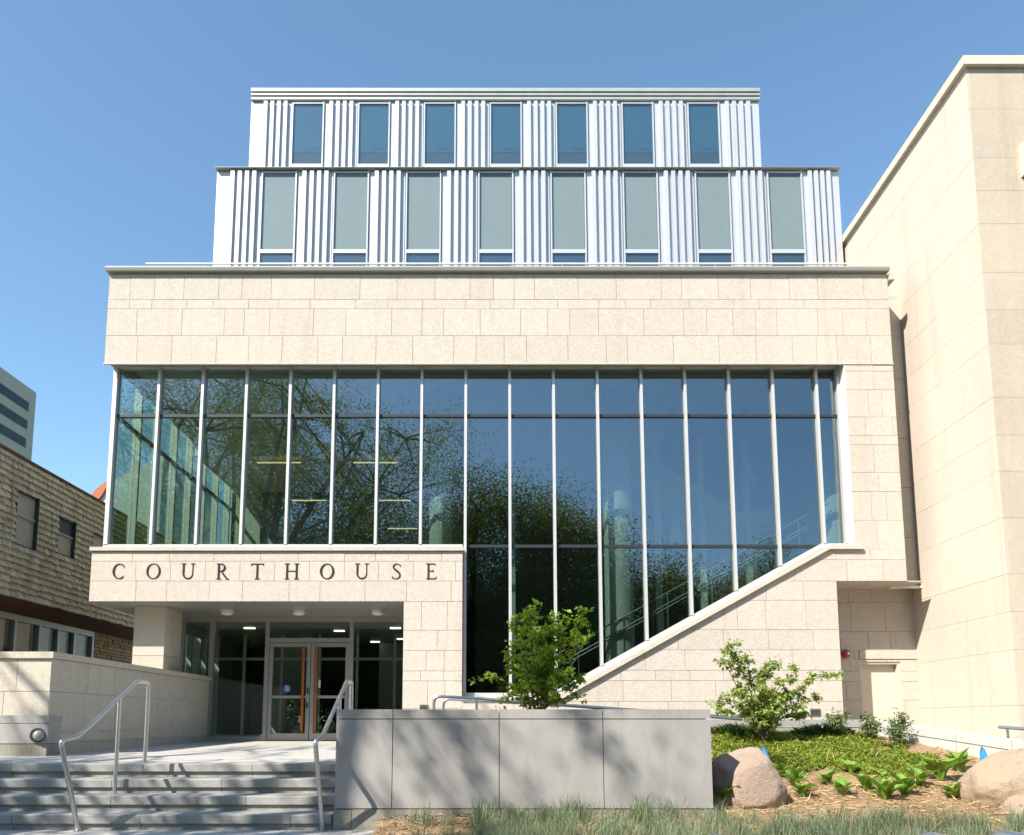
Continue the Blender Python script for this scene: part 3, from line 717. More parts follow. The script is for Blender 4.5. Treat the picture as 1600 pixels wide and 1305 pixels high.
for x, y, d in ((-6.0,19.6,'at the front left, over the tall side pane'),(-3.9,20.2,'just behind the pane over the doors'),(-2.4,19.6,'at the front right, beside the pier'),(-5.2,22.4,'deep inside on the left'),(-3.4,23.0,'deepest of all, in line with the doors'),(-2.6,22.2,'deep inside on the right')):
    o = obj('ceiling_panel_light', MB().box(-.13,.13,-.06,.06,-.02,0), M['lamp2'], None, (x,y,3.398)); tag(o, 'bright lobby ceiling light behind the entrance, '+d, 'light', 'lobby ceiling lights')

# fire alarm bell
c = P(1320,1022,YR); t = thing('alarm_bell', 'round red fire alarm bell with white centre beside service door', 'alarm bell', (c.x,YR,c.z))
mb = MB(); mb.smooth = True; mb.lathe([(.085,0),(.085,.03),(.088,.06),(.075,.10),(.04,.115),(.002,.117)], (0,-1,0), (c.x,YR-.02,c.z), 24); obj('gong', mb, M['red'], t)
obj('back_box', MB().box(c.x-.05,c.x+.05,YR-.022,YR+.0,c.z-.05,c.z+.05), M['red'], t)
mb = MB(); mb.lathe([(.032,0),(.032,.012),(.02,.016)], (.25,-1,0), (c.x+.022,YR-.128,c.z+.0), 14); obj('centre_cap', mb, M['white'], t)

# ================================================================== STONE NEIGHBOUR (right)
RB = thing('stone_building', 'windowless buff limestone building at the right with coping along its top', 'building', (13, 16, 0))
c0 = Vector((8.93, 13.67, 0)); ud = Vector((.03, 1, 0)).normalized(); nx = Vector((-ud.y, ud.x, 0))
zt = 13.36
far = c0 + ud*16
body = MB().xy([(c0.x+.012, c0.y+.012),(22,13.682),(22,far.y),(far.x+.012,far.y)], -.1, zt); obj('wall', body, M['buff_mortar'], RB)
side = bpy.data.objects['wall']
ch_ = [zt-.02]; pat = [.84,1.0,.66,.66,.95,.72,.66,1.0,.7,.66]; i = 0
while ch_[-1] > .3: ch_.append(ch_[-1]-pat[i % len(pat)]); i += 1
ch_ = ch_[::-1]
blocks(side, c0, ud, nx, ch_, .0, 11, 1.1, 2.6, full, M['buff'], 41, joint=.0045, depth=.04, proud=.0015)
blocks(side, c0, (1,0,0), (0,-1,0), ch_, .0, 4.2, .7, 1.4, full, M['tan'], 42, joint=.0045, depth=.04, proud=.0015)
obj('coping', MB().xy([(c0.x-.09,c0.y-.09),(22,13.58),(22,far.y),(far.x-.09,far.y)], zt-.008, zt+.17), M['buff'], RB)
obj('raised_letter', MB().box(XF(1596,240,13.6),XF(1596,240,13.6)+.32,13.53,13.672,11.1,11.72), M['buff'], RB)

# ================================================================== SHINGLE BUILDING (left)
SH = thing('shingle_building', 'low wood shingled building at the left over dark storefront windows', 'building', (-13, 20, 0))
XS = -11.0
def SX(px, py):                                       # point on the plane X = XS
    u, a, b = ray(px, py); t = XS/u; return a*t, EYE+b*t
zst, zsb = SX(60,731)[1], SX(60,943)[1]
y_end = 27.0
obj('wall', MB().box(-18, XS-.03, 14.0, y_end, zsb+.03, zst-.03), M['shingle'], SH)
shw = bpy.data.objects['wall.001']
wins = []
for (xa, xb, ya, yb) in ((27,57,770,858),(92,115,806,880),(145,166,832,864)):
    y0, zt_ = SX(xa,ya); y1, _ = SX(xb,ya+10); z0_ = SX(xa,yb-12)[1]; wins.append((y0,y1,z0_,zt_))
if True:
    y0,y1,z0_,zt_ = wins[2]; wins[2] = (y0, y0+ (wins[1][1]-wins[1][0]), wins[1][2], wins[1][3]); wins[1] = (wins[1][0],wins[1][1],wins[1][2],wins[1][3])
rg = random.Random(17); rows = 21; rh = (zst-zsb)/rows; cells = []
wins = [(a, b, zsb+round((c-zsb)/rh)*rh, zsb+round((d-zsb)/rh)*rh) for a, b, c, d in wins]
for r in range(rows):
    z = zsb + r*rh; y = 15.6 - rg.uniform(0,.2)
    while y < y_end-.02:
        w = min(rg.uniform(.17,.36), y_end-y); y0, y1 = y, y+w; y += w
        for (a,b_,c,d) in wins:
            if c-.01 < z < d-.01:
                if y0 > a-.04 and y1 < b_+.04: y1 = y0
                elif y0 < a < y1: y1 = a-.03
                elif y0 < b_ < y1: y0 = b_+.03
        if y1-y0 > .06: cells.append((y0, y1-y0, z, r))
def shingle(y, w, z):
    dx = rg.uniform(0,.012); dz = rg.uniform(-.014,.014); b = XS+.07+dx
    return [(XS-.02,y+.012,z+dz),(b,y+.012,z+dz),(b,y+w-.012,z+dz+rg.uniform(-.008,.008)),(XS-.02,y+w-.012,z+dz),
            (XS-.02,y+.012,z+rh*1.05),(XS+.012,y+.012,z+rh*1.05),(XS+.012,y+w-.012,z+rh*1.05),(XS-.02,y+w-.012,z+rh*1.05)]
SF = [(0,3,2,1),(4,5,6,7),(0,1,5,4),(1,2,6,5),(2,3,7,6),(3,0,4,7)]
def hidden(y, w, z): return y+w < 17.0
vis = [c for c in cells if not hidden(c[0],c[1],c[2])]
vis.sort(key=lambda c: c[0])
n1 = 0; rest = MB()
for (y,w,z,r) in vis:
    if n1 < 298: obj('shingle', MB().add(shingle(y,w,z), SF), M['shingle'], shw); n1 += 1
    else: rest.add(shingle(y,w,z), SF)
for (y,w,z,r) in cells:
    if y+w < 17.0: rest.add(shingle(y,w,z), SF)
def shingle_far_mat():
    m = M['shingle'].copy(); t = m.node_tree
    return m
tag(obj('shingle_field', rest, M['shingle'], SH), kind='stuff')
M['awin'] = plain('grey_blind', (.42,.37,.33), .6); M['awin2'] = plain('pale_wall_reflection', (.72,.62,.55), .7); M['sglass'] = glass('store_glass', (.93,.93,.92), .02, (1,1,1), .02)  # pale storefront tone is a painted reflection of the sunlit stone wall
for i, (a,b,c,d) in enumerate(wins):
    f = MB().box(XS-.03,XS+.03,a-.03,a,c-.02,d+.02).box(XS-.03,XS+.075,b,b+.03,c-.02,d+.02).box(XS-.03,XS+.03,a,b,d-.03,d+.02).box(XS-.03,XS+.04,a,b,c-.02,c)
    w = obj('window', f, M['darkframe'], SH)
    mid = c+(d-c)*.55
    obj('blind', MB().box(XS-.04,XS-.022,a,b,c,d if i != 1 else mid), M['awin'], w)
    obj('sash_bar', MB().box(XS-.015,XS+.02,a,b,mid-.02,mid+.02), M['awin'], w)
    if i == 1: obj('window_pane', MB().box(XS-.012,XS-.004,a,b,mid+.02,d), M['towerglass'], w)
obj('eave_cap', MB().box(XS-.3,XS+.07,15,y_end+.02,zst-.02,zst+.03), M['soffwood'], SH)
XI = XS-1.0
for i in range(30):
    y0 = 15+i*(y_end-15)/30; y1 = y0+(y_end-15)/30
    obj('soffit_board', MB().add([(XS+.01,y0+.004,zsb+.01),(XS+.01,y1-.004,zsb+.01),(XI,y1-.004,zsb-.16),(XI,y0+.004,zsb-.16),(XS+.01,y0+.004,zsb+.05),(XS+.01,y1-.004,zsb+.05),(XI,y1-.004,zsb-.1),(XI,y0+.004,zsb-.1)], SF), M['soffwood'], SH)
zh = zsb-.16
yq = 23.9
stf = MB().box(XI-.1,XI+.04,14,yq,zh-.16,zh-.005)
ys = [17.0,18.6,19.9,20.98,21.9,22.75,yq-.1]
for y in ys: stf.box(XI-.1,XI+.06,y-.05,y+.05,.3,zh-.16)
sf = obj('storefront', stf, M['entry'], SH)
for i in range(6):
    obj('window_pane', MB().box(XI-.03,XI-.02,ys[i]+.05,ys[i+1]-.05,.3,zh-.16), M['sglass'], sf)
    obj('blind', MB().box(XI-.09,XI-.06,ys[i]+.05,ys[i+1]-.05-(.22 if i else .1),.3,zh-.16), M['awin2'], sf)  # sheet added behind the glass to carry the painted reflection
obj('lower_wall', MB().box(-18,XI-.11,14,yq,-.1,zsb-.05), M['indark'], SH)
rw = obj('stone_wall', MB().box(-18,XI-.02,yq,y_end-.1,-.1,zsb-.05), M['mortar'], SH)
rb = MB(); z = .6
while z < zh-.02:
    h = rg.uniform(.06,.14); y = yq
    while y < y_end-.15:
        w = min(rg.uniform(.12,.4), y_end-.12-y); x = XI+.02+rg.uniform(0,.04)
        rb.box(XI-.03,x,y+.008,y+w-.008,z+.007,min(z+h,zh)-.007); y += w
    z += h
tag(obj('rubble_stones', rb, M['rubble'], SH), kind='stuff')
# far tower and red roof
TW = thing('office_tower', 'pale concrete office tower with dark window bands beyond the shingled building', 'building', (-75, 130, 0))
XT = P(55,640,150).x; yt1 = 150
def TX(px,py):
    u,a,b = ray(px,py); t = XT/u; return a*t, EYE+b*t
ztw = TX(54,612)[1]
tw = obj('wall', MB().box(XT-30, XT, 95, yt1, -1, ztw), M['tower'], TW)
rowsz = [TX(50,645)[1]-0, TX(46,672)[1], TX(44,698)[1], TX(42,720)[1]]
hgt = (TX(50,628)[1] - TX(50,650)[1])*.62
step = (TX(49,640)[1]-TX(46,668)[1])
ztop = TX(49,632)[1]
for r in range(7):
    z1 = ztop - r*step*.98; z0 = z1-step*.5
    y = yt1-2.2
    for k in range(8):
        w = 4.6
        wdw = obj('window', MB().box(XT-.2,XT+.05,y-w,y,z0,z1), M['darkframe'], TW)
        obj('pane', MB().box(XT-.1,XT+.08,y-w+.15,y-w*.54,z0+.15,z1-.15).box(XT-.1,XT+.08,y-w*.46,y-.15,z0+.15,z1-.15), M['towerglass'], wdw)
        y -= w+.12
RR = thing('gabled_house', 'red and grey roof corner peeping above the shingles beside the glass', 'house', (-16, 44, 0))
q0 = P(142,790,44); q1 = P(153,764,44); q2 = P(170,752,44)
obj('roof', MB().xz([(q0.x-2,q0.z-2.2),(q1.x,q1.z),(q2.x+3,q2.z+1.6),(q2.x+3,q0.z-4),(q0.x-2,q0.z-4)], 44, 52), M['roofmetal'], RR)
M['redroof'] = plain('red_roof', (.42,.12,.05), .7)
obj('barge_board', MB().xz([(q0.x-2,q0.z-2.2),(q1.x,q1.z),(q2.x+.2,q2.z+.15),(q1.x+.35,q1.z-.35),(q0.x-1.6,q0.z-2.6)], 43.85, 43.99), M['redroof'], RR)
obj('wall', MB().box(q0.x-1.6,q2.x+3,44.2,51,-.1,q0.z-2.5), M['tower'], RR)

# ================================================================== WING WALL, PLANTER, RETAINING WALLS
XW, YW = -6.43, 11.65
ww_ = thing('wing_wall', 'low cream stone wall with flat coping along the left of the landing', 'wall', (-6.7, 14, .6))
wb = obj('wall_core', MB().box(-6.86,XW-.012,YW+.012,18.2,.45,2.02).box(-10.5,-6.87,YW+.012,12.1,.45,2.02), M['mortar'], ww_)
wc = [.80, .955, 1.54, 2.018]
blocks(wb, (XW,0,0), (0,1,0), (1,0,0), wc, YW, 18.18, .55, 1.25, full, M['lime_smooth'], 51)
blocks(wb, (0,YW,0), (1,0,0), (0,-1,0), wc, -10.4, XW, .5, 1.0, full, M['lime_smooth'], 52)
obj('coping', MB().xy([(-10.5,YW-.04),(XW+.035,YW-.04),(XW+.035,18.22),(-6.9,18.22),(-6.9,12.14),(-10.5,12.14)], 2.02, 2.115), M['lime_smooth'], ww_)
obj('plinth', MB().box(-6.8,XW-.04,YW+.04,18.2,.45,.80).box(-10.5,-6.8,YW+.04,12,.45,.80), M['plinth'], ww_)
gb = thing('granite_bench_wall', 'low grey granite block with cap against the wing wall at left', 'wall', (-7.5,11.4,.6))
xb = XF(75,1140,11.3)
obj('body', MB().box(-10.5,xb,11.3,YW-.005,.80,1.075), M['granite'], gb); obj('cap', MB().box(-10.5,xb+.004,11.296,YW-.004,1.082,1.19), M['granite'], gb)
obj('plinth', MB().box(-10.5,xb-.01,11.31,YW+.03,.5,.795), M['plinth'], gb)
c = P(61,1149,11.3)
ft = thing('wall_fitting', 'round black and grey wall fitting on the granite block', 'wall fitting', (c.x,11.3,c.z))
mb = MB(); mb.smooth = True; mb.lathe([(.10,0),(.10,.03),(.08,.034)], (0,-1,0), (c.x-.015,11.298,c.z), 24); obj('back_ring', mb, M['black'], ft)
mb = MB(); mb.smooth = True; mb.lathe([(.072,.0),(.072,.02),(.055,.045),(.03,.058),(.001,.06)], (.55,-1,0), (c.x+.016,11.262,c.z), 24); obj('cap', mb, M['coping'], ft)
obj('slot', MB().box(c.x-.038,c.x-.018,11.215,11.24,c.z+.012,c.z+.05).box(c.x-.038,c.x-.018,11.215,11.24,c.z-.05,c.z-.012), M['black'], ft)

PY = 8.40; pxl, pxr = XF(524,1200,PY), XF(1112,1190,PY); zp0, zpt = ZF(1265,PY), ZF(1108.5,PY); zc = ZF(1123.5,PY)
PL = thing('granite_planter', 'long grey granite planter wall beside the steps holding a leafy shrub', 'planter', (.3,9.4,0))
obj('core', MB().box(pxl+.04,pxr-.04,PY+.04,PY+.24,0,zpt-.05).box(pxl+.04,pxl+.24,PY+.24,11,0,zpt-.05).box(pxr-.24,pxr-.04,PY+.24,11,0,zpt-.05).box(pxl+.04,pxr-.04,10.8,11,0,zpt-.05), M['mortar'], PL)
cut = [pxl]+[XF(x,1190,PY) for x in (613,780,943)]+[pxr]
for i in range(4):
    a, b = cut[i]+.004, cut[i+1]-.004
    if i == 0: a -= .004
    if i == 3: b += .004
    obj('panel', MB().box(a,b,PY,PY+.05,zp0+.012,zc-.005), M['granite'], PL)
    obj('coping_stone', MB().box(a,b,PY-.002,PY+.30,zc+.004,zpt), M['granite'], PL)
for y0, y1 in ((PY+.054,9.6),(9.61,11)):
    for xa, xb_, cxa, cxb in ((pxl,pxl+.05,pxl-.001,pxl+.3),(pxr-.05,pxr,pxr-.3,pxr+.001)):
        obj('panel', MB().box(xa,xb_,y0,y1-.006,zp0+.012,zc-.005), M['granite'], PL)
        obj('coping_stone', MB().box(cxa,cxb,max(y0,PY+.304),y1-.006,zc+.004,zpt-.001), M['granite'], PL)
obj('coping_stone', MB().box(pxl+.31,pxr-.31,10.75,11.02,zc+.004,zpt-.001), M['granite'], PL)
px_ = [pxl-.012, XF(549,1280,PY), XF(760,1280,PY), XF(960,1280,PY), pxr+.004]
for i in range(4): obj('plinth_block', MB().box(px_[i]+.003,px_[i+1]-.003,PY-.012,PY+.06,-.05,zp0+rng.uniform(-.003,.002)), M['plinth'], PL)
obj('soil', MB().box(pxl+.2,pxr-.2,PY+.2,10.9,.6,zpt-.08), M['mulch'], PL)

# right retaining walls round the bed
RW = thing('retaining_wall', 'low pale concrete wall with coping behind the garden bed', 'wall', (5,13,.5))
k0 = Vector((P(1105,1125,13.0).x-.6,13.0)); k1 = Vector((P(1350,1125,13.0).x,13.0)); k2 = Vector((7.35,9.0))
zA = ZF(1124.5,13.0)
def wallrun(a, b, za, zb_, n, m, name):
    d = (b-a); L = d.length; d.normalize(); nn = Vector((d.y,-d.x))
    for i in range(n):
        s, e = L*i/n+.004, L*(i+1)/n-.004; zs, ze = za+(zb_-za)*s/L, za+(zb_-za)*e/L
        A_, B_ = a+d*s, a+d*e
        for nm, off, th, zl_, zh_ in (('panel',.0,.22,None,-.125),('coping_stone',.012,.26,-.118,0)):
            p1, p2 = A_+nn*off, B_+nn*off; p3, p4 = B_-nn*(th), A_-nn*(th)
            lo1, lo2 = (-.1,-.1) if zl_ is None else (zs+zl_, ze+zl_)
            obj(nm, MB().add([(*p1,lo1),(*p2,lo2),(*p3,lo2),(*p4,lo1),(*p1,zs+zh_),(*p2,ze+zh_),(*p3,ze+zh_),(*p4,zs+zh_)], SF), m, RW)
M['conc'] = plain('pale_concrete', (.46,.455,.425), .8, 0, 3, .06, .05)
wallrun(k0, k1, zA, zA, 3, M['granite'], 'back')
zB2 = zA + (P(1600,1166,10.15).z - zA)*(13.0-9.0)/(13.0-10.15)
wallrun(k1, k2, zA+.002, zB2, 5, M['conc'], 'side')

# garden bed surface, and the ramp beyond the sloping wall
sheet('ramp', [(k1.x+.16,13.09),(7.46,9.0),(12,9.0),(12,13.09)], -.12, .44, M['pave'])
sheet('verge', [(7.5,8.55),(12,8.55),(12,8.99),(7.5,8.99)], -.12, .2, M['plinth'])
nx_, ny_ = 60, 50; V = []; F = []
for j in range(ny_+1):
    for i in range(nx_+1):
        y = 6.2+(13.05-6.2)*j/ny_; x0b = -1.13 if y < PY-.02 else pxr-.2; x = x0b+(10.5-x0b)*i/nx_
        if y >= PY-.02: x = x0b+((7.5 if y < 9.0 else 7.5+(k1.x+.12-7.5)*(min(y,13.0)-9.0)/4.0)-x0b)*i/nx_
        V.append((x,y,bedz(x,y)))
for j in range(ny_):
    for i in range(nx_):
        a = j*(nx_+1)+i; F.append((a,a+1,a+nx_+2,a+nx_+1))
gbm = np_mesh('garden_bed', V, F); gbm.shade_smooth(); bedo = tag(obj('garden_bed', gbm, M['mulch']), kind='structure')

# ================================================================== HANDRAILS
def smoothpts(pts, r=.06, n=5):
    pts = [Vector(p) for p in pts]; out = [pts[0]]
    for i in range(1,len(pts)-1):
        a, b, c = pts[i-1], pts[i], pts[i+1]; d1 = (a-b).normalized(); d2 = (c-b).normalized()
        q = min(r, (a-b).length*.45, (c-b).length*.45); p0 = b+d1*q; p2 = b+d2*q
        for k in range(n+1):
            t = k/n; out.append(p0*(1-t)**2+b*2*t*(1-t)+p2*t*t)
    out.append(pts[-1]); return out
def handrail(X, label):
    t = thing('handrail', label, 'handrail', (X,8.9,0), 'steel handrails on the steps')
    mb = MB(); mb.smooth = True
    mb.tube(smoothpts([(X,8.31,0),(X,7.86,.915),(X,8.17,.95),(X,9.46,1.573),(X,9.79,1.573),(X,9.79,.615)]), .0235, 12); obj('rail', mb, M['steel'], t)
    mb = MB(); mb.smooth = True; mb.tube([(X,9.05,.307),(X,9.05,1.36)], .0215, 12); obj('post', mb, M['steel'], t)
    for y, z in ((8.31,.0),(9.05,.307),(9.79,.615)): 
        mb = MB(); mb.lathe([(.05,0),(.05,.008),(.026,.012)], (0,0,1), (X,y,z), 16); obj('base_flange', mb, M['steel'], t)
handrail(-4.2, 'steel tube handrail on the left, standing free in the steps')
handrail(-1.725, 'steel tube handrail on the right, close to the granite planter')
def ramp_rail(Y, pts, posts, label):
    p = [P(x,y,Y) for x, y in pts]; t = thing('ramp_rail', label, 'handrail', (p[0].x,Y,.5), 'handrails of the ramp behind the planter')
    mb = MB(); mb.smooth = True; mb.tube(smoothpts([(p[0].x,Y,.5)]+p, .1), .024, 10); obj('rail', mb, M['steel'], t)
    for x, y in posts:
        q = P(x,y,Y); obj('post', MB().tube([(q.x,Y,.5),q], .019, 8), M['steel'], t)
ramp_rail(11.7, [(678,1088),(745,1091.5),(1160,1124)], ((745,1091.5),(935,1106.5),(1090,1118.5)), 'nearer steel ramp rail rising just above the planter coping')
ramp_rail(12.6, [(693,1092.5),(900,1103),(1160,1122)], ((930,1104.6),(1060,1114.7)), 'farther steel ramp rail, just behind and inside the nearer one')
t = thing('ramp_rail', 'short steel rail end above the pale wall at the right edge', 'handrail', (7,11,.5), 'handrails of the ramp behind the planter')
p0, p1, p2 = P(1561,1136,11.2), P(1600,1139,10.9), P(1700,1150,10.2)
mb = MB(); mb.smooth = True; mb.tube([p0,p1,p2], .024, 10); obj('rail', mb, M['steel'], t)
q = P(1574,1137,11.1); obj('post', MB().tube([(q.x,q.y,.3),q], .018, 8), M['steel'], t)
# bike hoops just in front of the frame edge
for i, (px, py, lab) in enumerate(((1105,1305,'leftmost of the three, below the planter corner'),(1434,1302.5,'middle of the three, below the straw mulch'),(1546,1299.5,'rightmost of the three, below the big boulder'))):
    c = P(px,py,2.75); t = thing('bike_hoop', 'flat steel hoop top, '+lab, 'bike rack', (c.x,2.7,0), 'steel hoops at the bottom edge')
    mb = MB(); d = Vector((.12,-.45,-.004)); a = c; b = c+d
    mb.tube(smoothpts([(a.x,a.y,-.02),a,b,(b.x,b.y,-.02)],.06), .013, 10); mb.smooth = True; obj('hoop', mb, M['steel'], t)
    for e in (a, b): obj('base_plate', MB().box(e.x-.05,e.x+.05,e.y-.05,e.y+.05,0,.008), M['steel'], t)

# ================================================================== BOULDERS, FLAGS
def boulder(name, label, c, rad, rot, seed, m, cuts=()):
    import bmesh
    from mathutils import noise as mn
    bm = bmesh.new(); bmesh.ops.create_icosphere(bm, subdivisions=5, radius=1)
    for v in bm.verts:
        p = v.co.copy(); d = 1+.16*mn.noise(p*1.1+Vector((seed,0,0)))+.06*mn.noise(p*2.6+Vector((0,seed,0)))+.03*mn.noise(p*6)+.012*mn.noise(p*15)
        p = p*d
        for n, k in cuts:
            n = Vector(n).normalized(); e = p.dot(n)-k
            if e > 0: p -= n*e*.85
        v.co = Vector((p.x*rad[0],p.y*rad[1],p.z*rad[2]))
    me = bpy.data.meshes.new(name); bm.to_mesh(me); bm.free(); me.shade_smooth()
    o = obj(name, me, m, None, c, rot); return tag(o, label, 'boulder', 'boulders in the garden bed')
b1 = P(1168,1224,9.0); boulder('boulder', 'pinkish granite boulder leaning by the right end of the planter', (b1.x,9.0,b1.z-.02), (.385,.42,.42), (.1,.25,.3), 3.0, M['boulder'], (((.8,-.2,.75),.72),((-.6,-.3,.8),.78),((-.3,-.9,.2),.8)))
b2 = P(1575,1222,8.75); boulder('boulder', 'large tan boulder at the right edge of the bed', (b2.x+.2,8.8,b2.z-.01), (.60,.48,.36), (0,-.12,-.2), 8.0, M['boulder2'], (((-.3,-.5,.9),.72),((.5,-.75,-.7),.55),((.2,-.9,.3),.72)))
b3 = P(1618,1262,8.45); boulder('boulder', 'lower tan rock fragment beneath the large right boulder', (b3.x,8.5,b3.z-.08), (.36,.3,.22), (0,.2,.4), 5.0, M['boulder2'], (((0,-.8,.6),.6),))
for px, py, h, lab in ((1193,1196,.0,'small blue marker flag behind the pinkish boulder'),(1536,1196,.0,'small blue marker flag behind the tan boulder at right')):
    c = P(px,py,9.5); c.z = bedz(c.x,9.5); tz = P(px,1168,9.5).z
    t = thing('marker_flag', lab, 'flag', c, 'blue marker flags in the bed')
    obj('wire', MB().tube([c,(c.x,9.5,tz+.03)], .004, 6), M['steel'], t)
    hgt = .17
    obj('flag', MB().add([(c.x,9.5,tz+.02),(c.x+.05,9.52,tz-.03),(c.x+.065,9.46,tz-hgt),(c.x-.03,9.5,tz-hgt+.02),(c.x-.035,9.49,tz-.06),
                          (c.x,9.503,tz+.02),(c.x+.05,9.523,tz-.03),(c.x+.065,9.463,tz-hgt),(c.x-.03,9.503,tz-hgt+.02),(c.x-.035,9.493,tz-.06)],
        [(0,1,2,3,4),(9,8,7,6,5),(0,5,6,1),(1,6,7,2),(2,7,8,3),(3,8,9,4),(4,9,5,0)]), M['bluefl'], t)

# ================================================================== PLANTS
nr = np.random.default_rng(3)
def rdir(n, up=.2):
    d = nr.normal(size=(n,3)); d[:,2] = d[:,2]*.6+up; return d
def stemmed(name, label, cat, base, stems, m, n_leaf, ll, lw_, stemr, spread, seed, group=None):
    """shrub from stems given as world polylines; leaves round side twigs"""
    t = thing(name, label, cat, base, group); rg = random.Random(seed); sm = MB(); C = []
    for pts, wgt in stems:
        pts = [Vector(p) for p in pts]; n = len(pts)
        sm.tube(pts, [stemr*(1-.75*i/(n-1)) for i in range(n)], 6)
        seg = []
        for i in range(n-1):
            for k in range(6): seg.append(pts[i].lerp(pts[i+1], k/6))
        lo = int(len(seg)*.22)
        for k in range(int(wgt*14)):
            p = seg[rg.randint(lo, len(seg)-1)]
            d = Vector((rg.gauss(0,1), rg.gauss(0,1), rg.uniform(-.1,1.0))).normalized(); L = rg.uniform(.4,1.0)*spread
            e = p+d*L; sm.tube([p, p.lerp(e,.5)+Vector((0,0,.02)), e], [stemr*.35, stemr*.25, stemr*.12], 5)
            nl = max(3, int(n_leaf*wgt/sum(w for _, w in stems)/(wgt*14)))
            for q in range(nl):
                f = rg.uniform(.25,1.05); C.append(p.lerp(e, f)+Vector((rg.gauss(0,.022),rg.gauss(0,.022),rg.gauss(0,.022))))
        for q in range(10): C.append(pts[-1]+Vector((rg.gauss(0,.03),rg.gauss(0,.03),rg.gauss(-.01,.035))))
    sm.smooth = True
    obj('stems', sm, M['stem'], t)
    n = len(C); D = rdir(n, -.1); N = rdir(n, 1.2)
    L = nr.uniform(.65,1.15,n)*ll; o = obj('foliage', leaf_mesh('foliage', C, D, N, L, L*lw_, .25), m, t); o['kind'] = 'stuff'
    return t
def stem_px(Y, base, pts, jit, rg):
    out = [base]
    for i, (x, y) in enumerate(pts): out.append(P(x,y,Y+rg.uniform(-jit,jit)))
    return out
rg = random.Random(4)
b = P(842,1112,9.6); b.z = zpt-.1
st = [stem_px(9.6,b,q,.22,rg) for q in (
    [(838,1060),(835,1000),(838,940)], [(825,1060),(812,1010),(808,962)], [(850,1060),(862,1010),(866,960)], [(862,1065),(890,1010),(908,950)],
    [(868,1070),(900,1030),(922,985)], [(820,1075),(800,1040),(800,1005)], [(815,1085),(780,1058),(742,1062)], [(865,1085),(895,1072),(905,1062)],
    [(840,1060),(845,1020),(852,975)], [(855,1050),(880,1000),(885,965)], [(830,1090),(800,1085),(780,1095)], [(860,1095),(895,1090),(912,1090)], [(835,1040),(824,990),(830,955)], [(850,1075),(850,1040),(845,1000)])]
stemmed('leafy_shrub', 'bright green leafy shrub growing upright behind the granite planter wall', 'shrub', b, [(p, w) for p, w in zip(st, (1.3,1.1,1.2,1.3,.9,1.0,.45,.7,1.3,1.1,.4,.45,1.1,1.3))], M['shrub'], 3200, .08, .55, .011, .17, 5)
b = P(1195,1146,12.0); b.z = bedz(b.x,12.0)
st = [stem_px(12.0,b,q,.3,rg) for q in (
    [(1180,1100),(1160,1050),(1138,1004)], [(1175,1105),(1150,1070),(1130,1030)], [(1185,1100),(1172,1060),(1165,1022)], [(1190,1095),(1195,1060),(1213,1034)],
    [(1200,1100),(1220,1070),(1245,1044)], [(1205,1110),(1240,1085),(1270,1062),(1298,1054)], [(1210,1115),(1245,1105),(1278,1090)], [(1175,1120),(1140,1100),(1110,1098)],
    [(1180,1125),(1140,1115),(1122,1112)], [(1200,1115),(1225,1095),(1240,1080)], [(1190,1110),(1190,1085),(1182,1060)], [(1205,1125),(1240,1120),(1262,1118)], [(1185,1120),(1165,1095),(1150,1080)])]
stemmed('open_shrub', 'pale green open branched shrub against the cream wall in the bed', 'shrub', b, [(p, w) for p, w in zip(st, (1.0,.8,.9,.9,1.0,1.0,.9,.8,.6,.9,.8,.7,.8))], M['shrub2'], 4800, .08, .5, .011, .19, 6)

# tall weeds, junipers
for px, py, top, lab, m_ in ((1309,1151,1112,'feathery grey-green weed, leftmost of the three by the wall','weed'),(1363,1158,1117,'thin upright leafy weed, middle of the three by the wall','weed'),(1402,1166,1115,'bushy upright weed, rightmost of the three by the pale wall','weed')):
    b = B(px,py); rg2 = random.Random(px); ss = []
    for i in range(5):
        e = P(px+rg2.uniform(-14,14), top+rg2.uniform(0,14), b.y); ss.append(([b, b.lerp(e,.5)+Vector((rg2.gauss(0,.02),rg2.gauss(0,.02),0)), e], .8))
    stemmed('tall_weed', lab, 'plant', b, ss, M[m_], 900, .065, .34, .005, .17, px, 'weeds in the garden bed')
for px, py, w, lab in ((1152,1150,.55,'low dark juniper spreading left of the open shrub'),(1285,1150,.45,'low dark juniper spreading right of the open shrub')):
    b = B(px,py); t = thing('low_juniper', lab, 'shrub', b, 'low junipers in the bed'); n = 1500
    a = nr.uniform(0,2*np.pi,n); r = nr.uniform(.03,1,n)*w; C = np.stack([b.x+r*np.cos(a), b.y+r*np.sin(a)*.6, b.z+nr.uniform(.0,.16,n)*(1-r/w*.6)],1)
    D = np.stack([np.cos(a),np.sin(a),nr.uniform(.2,1.0,n)],1); L = nr.uniform(.05,.13,n)
    o = obj('foliage', leaf_mesh('foliage', C, D, rdir(n,1), L, L*.16, .05), M['junip'], t); o['kind'] = 'stuff'
    sm = MB()
    for i in range(9): sm.tube([b, b+Vector((math.cos(i*.7)*w*.8, math.sin(i*.7)*w*.5, .08))], [.008,.003], 5)
    obj('stems', sm, M['stem'], t)

